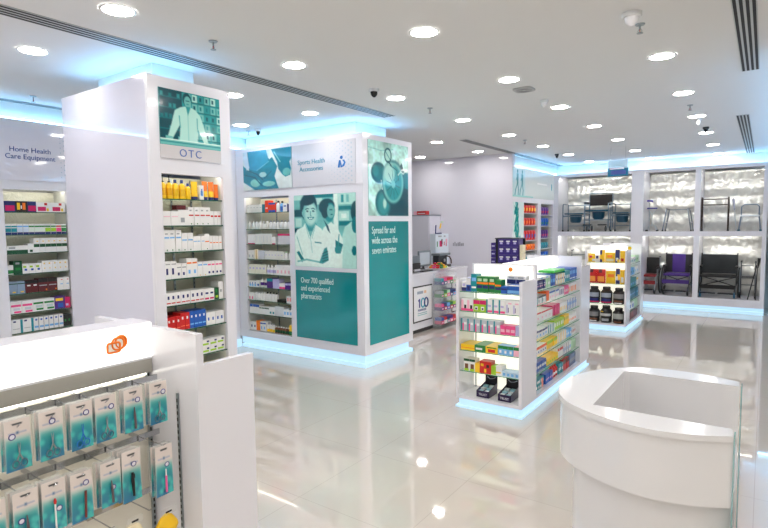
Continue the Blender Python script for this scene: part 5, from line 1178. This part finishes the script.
for lay in range(3):
    R = .165-.05*lay; n = (14, 10, 5)[lay]
    for i in range(n):
        a = 2*PI*i/n+lay; cx = wc[(i*3+lay) % 7]; k += 1
        if cx not in cm:
            q = MB(); q.lathe([(.004, -.034), (.016, -.024), (.014, -.018), (.018, 0), (.014, .018), (.016, .024), (.004, .034)], c_(cx), (0, 0, 0), 8, axis='x'); cm[cx] = q.mesh('wrapped_sweet')
        put(cm[cx], 'wrapped_sweet', (-4.60+R*math.cos(a)*.8, 8.08+R*1.4*math.sin(a)*.85, .967+.045+.028*lay), a+PI/2, None, '%s wrapped sweet heaped on the oval counter tray' % wn[cx], 'sweet', '%s sweets in the oval tray' % wn[cx])
mo = empty('monitor', (-4.62, 8.04, .966), PI/2, 'grey-framed screen standing on the service counter', 'monitor')
ho = MB().box(-.20, .20, -.012, .012, .05, .32, mat((.45, .50, .53), .35)).build('housing', mo); MB().box(-.165, .165, -.0135, -.0125, .08, .29, mat((.72, .76, .80), .12)).build('screen', ho); MB().box(-.08, .08, -.0, .09, 0, .012, DARK).build('base', mo); MB().box(-.02, .02, .013, .03, .012, .2, DARK).build('stem', mo)
mo.location = (-4.86, 8.06, .966)
pt = empty('receipt_printer', (-4.70, 7.42, .966), PI/2, 'dark receipt printer with grey top at the counter end', 'printer')
MB().box(-.13, .13, -.08, .09, 0, .15, DARK).build('body', pt, bevel=.008); MB().box(-.11, .11, -.06, .08, .151, .27, mat((.42, .46, .50), .4)).build('paper_cover', pt, bevel=.006); MB().box(-.09, .09, -.10, -.081, .02, .05, mat((.7, .7, .72), .4)).build('paper_slip', pt)
kb = MB(); kb.box(-.2, .2, -.05, .05, 0, .018, DARK); o = kb.build('keyboard', loc=(-4.60, 7.72, .966), rz=PI/2); tag(o, 'low black keyboard between printer and sweets tray', 'keyboard')
cf = empty('card_terminal', (-4.80, 8.62, .966), PI/2, 'black counter machine with curved brown handle beside the sweets', 'machine')
MB().box(-.19, .19, -.07, .12, 0, .04, DARK).build('base', cf, bevel=.004); MB().box(-.16, .16, .0, .12, .041, .21, mat((.13, .16, .18), .35)).build('body', cf, bevel=.006); MB().box(-.20, .20, -.05, .13, .211, .25, mat((.42, .46, .48), .35)).build('top_cover', cf, bevel=.004)
MB().tube([(.08, -.03, .20), (.16, -.05, .18), (.22, -.05, .12), (.23, -.05, .05)], .013, mat((.25, .12, .10), .5)).build('handle', cf); MB().lathe([(.03, -.01), (.03, -.03)], mat((.6, .6, .62), .3), (.02, 0, .12), 12, axis='y').build('dial', cf)
lb_ = empty('leaflet_box', (-4.97, 8.90, .966), PI/2, 'white cardboard display box with red and black pictures behind the sweets', 'display box')
MB().box(-.25, .25, 0, .12, 0, .60, mat((.84, .88, .92), .4)).build('box_body', lb_)
for (a, b, z0, z1, cc) in ((-.15, -.02, .54, .565, 'gry'), (.06, .13, .54, .565, 'gry'), (-.2, -.17, .36, .46, 'grn'), (-.10, .0, .36, .47, 'mag'), (-.03, .01, .40, .5, 'blk'), (.06, .09, .38, .45, 'red'), (.13, .2, .42, .5, 'lpk'), (.14, .17, .36, .48, 'mag')):
    MB().box(a, b, -.002, -.0005, z0, z1, c_(cc)).build('printed_mark', lb_)
tp = empty('angular_emblem', (-4.93, 8.80, 1.568), PI/2, 'small blue and yellow angular emblem on top of the cardboard box', 'ornament')
MB().tube([(-.15, .03, .16), (-.17, .03, .01), (.05, .03, .01)], .012, c_('nav')).build('blue_bracket', tp); MB().tube([(.0, .03, .10), (.04, .03, .19)], .014, c_('yel')).build('yellow_bar', tp); MB().tube([(.05, .03, .22), (.12, .03, .22)], .012, c_('lgr')).build('green_bar', tp)
tc2 = empty('tall_cabinet', (-5.9, 9.33, 0), 0, 'tall plain white cabinet against the glossy wall behind the counter', 'cabinet')
MB().box(-.52, .52, -.2, .24, .06, 1.91, WALLGLOSS).build('cabinet_body', tc2); MB().box(-.53, .53, -.21, .24, 1.911, 1.935, mat((.55, .58, .62), .3)).build('top_edge', tc2); MB().box(-.5, .5, -.18, .24, 0, .06, DARK).build('plinth', tc2); MB().box(-.50, .50, -.212, -.201, .08, 1.90, WALLGLOSS).build('door', tc2)
rb = MB(); rb.box(0, .21, 0, .12, 0, .075, mat((.80, .08, .12), .4)); rb.quad([(.02, -.0006, .02), (.19, -.0006, .02), (.19, -.0006, .035), (.02, -.0006, .035)], c_('wht')); o = rb.build('red_parcel', loc=(-5.68, 9.15, 1.936)); tag(o, 'red parcel lying on the tall white cabinet', 'box')
o = MB().box(0, .06, 0, .1, 0, .07, c_('lpk')).build('small_parcel', loc=(-5.76, 9.15, 1.936)); tag(o, 'small pale pink parcel beside the red one on the cabinet', 'box')
em = MB()
for i, h_ in enumerate((.06, .08, .05, .07, .08, .05, .06)): em.box(-5.10+.036*i, -5.10+.036*i+.024, 9.568, 9.5725, 1.31, 1.31+h_, mat((.62, .62, .66), .4))
tag(em.build('wall_emblem'), 'faint grey emblem on the glossy white wall behind the counter', 'emblem')

# ---------------------------------------------------------------- ceiling fittings
def downlight(x, y, label, grp='round recessed downlights'):
    o = empty('downlight', (x, y, Zc), 0, label, 'ceiling light', grp)
    a = MB(); R, r = .105, .088; n = 20
    vs = [(R*math.cos(2*PI*k/n), R*math.sin(2*PI*k/n), -.0015) for k in range(n)]+[(r*math.cos(2*PI*k/n), r*math.sin(2*PI*k/n), -.006) for k in range(n)]
    a.add(vs, [(k, (k+1) % n, n+(k+1) % n, n+k) for k in range(n)], mat((.82, .82, .83), .3)); a.build('trim_ring', o)
    b = MB(); b.lathe([(.088, -.0045), (.088, -.003)], LAMP, (0, 0, 0), 20); b.build('diffuser', o)
    return o
DL = [(-3.199*.9, 0)]
rows_ = {0: 'second row', 1: 'third row', 2: 'fourth row', -1: 'first row', -2: 'wall side row'}
def s_(p):
    """ceiling positions measured at 3.2 m, brought to the real ceiling height"""
    k = (Zc-1.75)/(3.05-1.75); return (p[0]*k, p[1]*k)
LIT = {'third row of ceiling lights from the wall': [(-3.199, 1.785), (-3.157, 3.216), (-3.143, 4.671), (-3.138, 6.166), (-3.13, 7.633), (-3.118, 9.089), (-3.118, 10.538), (-3.126, 12.04)],
 'fourth row of ceiling lights from the wall': [(-1.929, 3.215), (-1.937, 4.718), (-1.929, 6.178), (-1.934, 7.674), (-1.942, 9.164), (-1.987, 10.774), (-1.971, 12.245)],
 'fifth row of ceiling lights from the wall': [(-.706, 4.81), (-.724, 6.307), (-.733, 7.782), (-.755, 9.306), (-.77, 10.836), (-.789, 12.343)],
 'second row of ceiling lights from the wall': [(-4.404, 1.801), (-4.344, 3.562), (-4.34, 4.663), (-4.294, 7.534), (-4.278, 8.997)],
 'first row of ceiling lights from the wall': [(-5.536, 4.653), (-5.498, 8.982)]}
for g, ps in LIT.items():
    for i, p in enumerate(ps): downlight(*p, 'round downlight, %s along the %s' % (ORD[i+1], g), g)
# the same grid carries on behind and beside the viewpoint
k = 0
for x in (-5.55, -4.4, -3.2, -1.93, -.71, .52, 1.74, 2.96):
    for y in (-2.6, -1.1, .35, 1.8, 3.25):
        if (x == -3.2 and y > .4) or (x == -1.93 and y > 3) or (x == -4.4 and y > 1): continue
        if x < -5 and y > 1.7: continue
        k += 1; downlight(x, y, 'round downlight in the part of the shop behind the viewpoint', 'downlights behind the viewpoint')
def slot(x0, x1, y0, y1, label, n=4):
    o = empty('slot_diffuser', ((x0+x1)/2, y0, Zc), 0, label, 'air vent'); w = x1-x0
    MB().box(-w/2, w/2, 0, y1-y0, -.006, -.0005, mat((.74, .76, .76), .4)).build('frame', o)
    g = MB(); s = w/n
    for i in range(n): g.box(-w/2+s*i+s*.22, -w/2+s*i+s*.78, .01, y1-y0-.01, -.0068, -.0061, SLOT)
    g.build('slots', o)
slot(-3.81, -3.645, -2.5, 5.40, 'long dark slot diffuser running past the OTC column')
slot(-3.93, -3.80, 7.6, 12.5, 'slot diffuser leading to the far corner niche')
slot(-.21, -.08, 2.2, 5.72, 'near slot diffuser above the reception desk')
slot(-.34, -.20, 8.05, 12.6, 'far slot diffuser towards the wheelchair bays')
slot(-6.32, -6.22, .6, 3.5, 'slot diffuser in front of the left wall cove', 3)
def sprinkler(x, y, label):
    o = empty('sprinkler', (x, y, Zc), 0, label, 'sprinkler', 'ceiling sprinklers')
    MB().lathe([(.032, -.001), (.028, -.008)], STEEL, (0, 0, 0), 14).build('escutcheon', o)
    m_ = MB(); m_.lathe([(.006, -.008), (.006, -.035)], STEEL, (0, 0, 0), 8); m_.lathe([(.003, -.035), (.003, -.055)], c_('red'), (0, 0, 0), 8); m_.tube([(-.006, 0, -.034), (-.014, 0, -.046), (0, 0, -.058)], .002, STEEL, 5); m_.tube([(.006, 0, -.034), (.014, 0, -.046), (0, 0, -.058)], .002, STEEL, 5); m_.build('frame', o)
    MB().lathe([(.020, -.058), (.020, -.061)], STEEL, (0, 0, 0), 14).build('deflector', o)
for x, y, l in ((-3.202, 2.466, 'small pendent sprinkler near the OTC column'), (-.716, 3.955, 'small pendent sprinkler beside the smoke detector'), (-3.11, 5.303, 'small pendent sprinkler near the teal column corner'), (-5.805, 5.0, 'small pendent sprinkler beside the wall-side camera'), (-.731, 7.001, 'small pendent sprinkler between the fifth row lights'), (-5.898, 2.389, 'small pendent sprinkler by the left wall cove'), (-3.118, 8.25, 'small pendent sprinkler midway along the ceiling')):
    sprinkler(x, y, l)
def dome(x, y, label, r=.05, col=(.86, .87, .88), lens=True, cat='camera'):
    o = empty('dome_camera' if lens else 'smoke_detector', (x, y, Zc), 0, label, cat)
    MB().lathe([(r, -.001), (r, -.02), (r*.9, -.028)], mat(col, .35), (0, 0, 0), 18).build('base', o)
    m_ = MB(); m_.lathe([(r*.72, -.028), (r*.62, -.055), (r*.3, -.075), (.002, -.08)], mat((.08, .08, .09), .15) if lens else mat((.93, .93, .95), .35), (0, 0, 0), 18); m_.build('dome' , o)
dome(-3.104, 4.236, 'small white dome camera near the slot diffuser end')
dome(-.721, 3.72, 'white round smoke detector over the aisle', .06, lens=False, cat='smoke detector')
dome(-5.606, 5.0, 'white dome camera by the teal column cove', .04)
dome(-3.268, 10.314, 'dark dome camera towards the corner niche', .04, (.15, .15, .16))
dome(-.713, 8.765, 'dark dome camera above the far aisle', .04, (.15, .15, .16))
dome(-1.957, 5.722, 'flat white detector beside the ceiling speaker', .045, lens=False, cat='smoke detector')
dome(-6.0, 9.0, 'dome camera above the service counter area', .05)
dome(-.735, 8.0, 'small white detector in the fifth lamp row', .04, lens=False, cat='smoke detector')
sp = empty('ceiling_speaker', (-1.955, 5.137, Zc), 0, 'square grey ceiling speaker grille beside a downlight', 'speaker')
m_ = MB(); m_.prism(rrect(0, 0, .19, .19, .05), -.014, -.001, mat((.72, .73, .73), .4)); m_.build('grille', sp)
m_ = MB()
for r in (.07, .05, .03): m_.tube([(r*math.cos(t*PI/10), r*math.sin(t*PI/10), -.015) for t in range(20)], .002, mat((.55, .56, .57), .5), 5, True)
m_.build('cone_ring', sp)
# hanging direction sign
hg = empty('hanging_sign', (-2.11, 10.0, Zc), 0, 'small blue glass sign hanging from the ceiling before the bays', 'sign')
MB().box(-.155, .155, -.004, .004, -.50, -.23, glass('sign_glass', (.70, .80, .84), .05, .45)).build('glass_plate', hg)
MB().box(-.165, .165, -.012, .012, -.51, -.37, mat((.10, .45, .60), .2)).build('blue_panel', hg); MB().box(-.13, .10, -.0135, -.0122, -.39, -.37, mat((.9, .88, .95), .3)).build('white_line', hg)
MB().box(-.11, .13, -.0135, -.0122, -.48, -.41, mat((.20, .30, .62), .3)).build('printed_line', hg)
for x in (-.12, .12): MB().tube([(x, 0, -.23), (x, 0, -.0005)], .002, CHROME, 6).build('rod', hg)

# ---------------------------------------------------------------- camera and render settings
CAMD = dict(f=535.581, yaw=35.404, pitch=4.199, roll=-.687)
cd = bpy.data.cameras.new('camera'); cam = bpy.data.objects.new('camera', cd); COL.objects.link(cam)
y, t, r = (math.radians(CAMD[k]) for k in ('yaw', 'pitch', 'roll'))
fw = Vector((-math.sin(y)*math.cos(t), math.cos(y)*math.cos(t), -math.sin(t))); rt = Vector((math.cos(y), math.sin(y), 0)); up = rt.cross(fw)
c_r, s_r = math.cos(r), math.sin(r); rt2 = c_r*rt+s_r*up; up2 = -s_r*rt+c_r*up
cam.matrix_world = Matrix(((rt2.x, up2.x, -fw.x, 0), (rt2.y, up2.y, -fw.y, 0), (rt2.z, up2.z, -fw.z, 1.75), (0, 0, 0, 1)))
cd.sensor_fit = 'HORIZONTAL'; cd.sensor_width = 36; cd.lens = 36*CAMD['f']/768; cd.clip_start = .05; cd.clip_end = 60
SC.camera = cam
w = bpy.data.worlds.new('world'); SC.world = w; w.use_nodes = True
w.node_tree.nodes['Background'].inputs['Color'].default_value = (.8, .85, .9, 1); w.node_tree.nodes['Background'].inputs['Strength'].default_value = .5
vs_ = SC.view_settings; vs_.view_transform = 'Standard'; vs_.look = 'None'; vs_.gamma = 1; vs_.exposure = 0.08
try: vs_.use_curve_mapping = False
except Exception: pass
cy = SC.cycles; cy.max_bounces = 10; cy.diffuse_bounces = 5; cy.glossy_bounces = 5; cy.transparent_max_bounces = 12; cy.sample_clamp_indirect = 6; cy.caustics_reflective = False; cy.caustics_refractive = False
cy.use_denoising = True
print('PRODUCTS', NPROD, 'OBJECTS', len(bpy.data.objects))
dupl = {k: v for k, v in LABELS.items() if len(v) > 1}
print('DUPLABELS', {k: len(v) for k, v in dupl.items()})

print('LONG', [k for k in LABELS if len(k.split()) > 16])
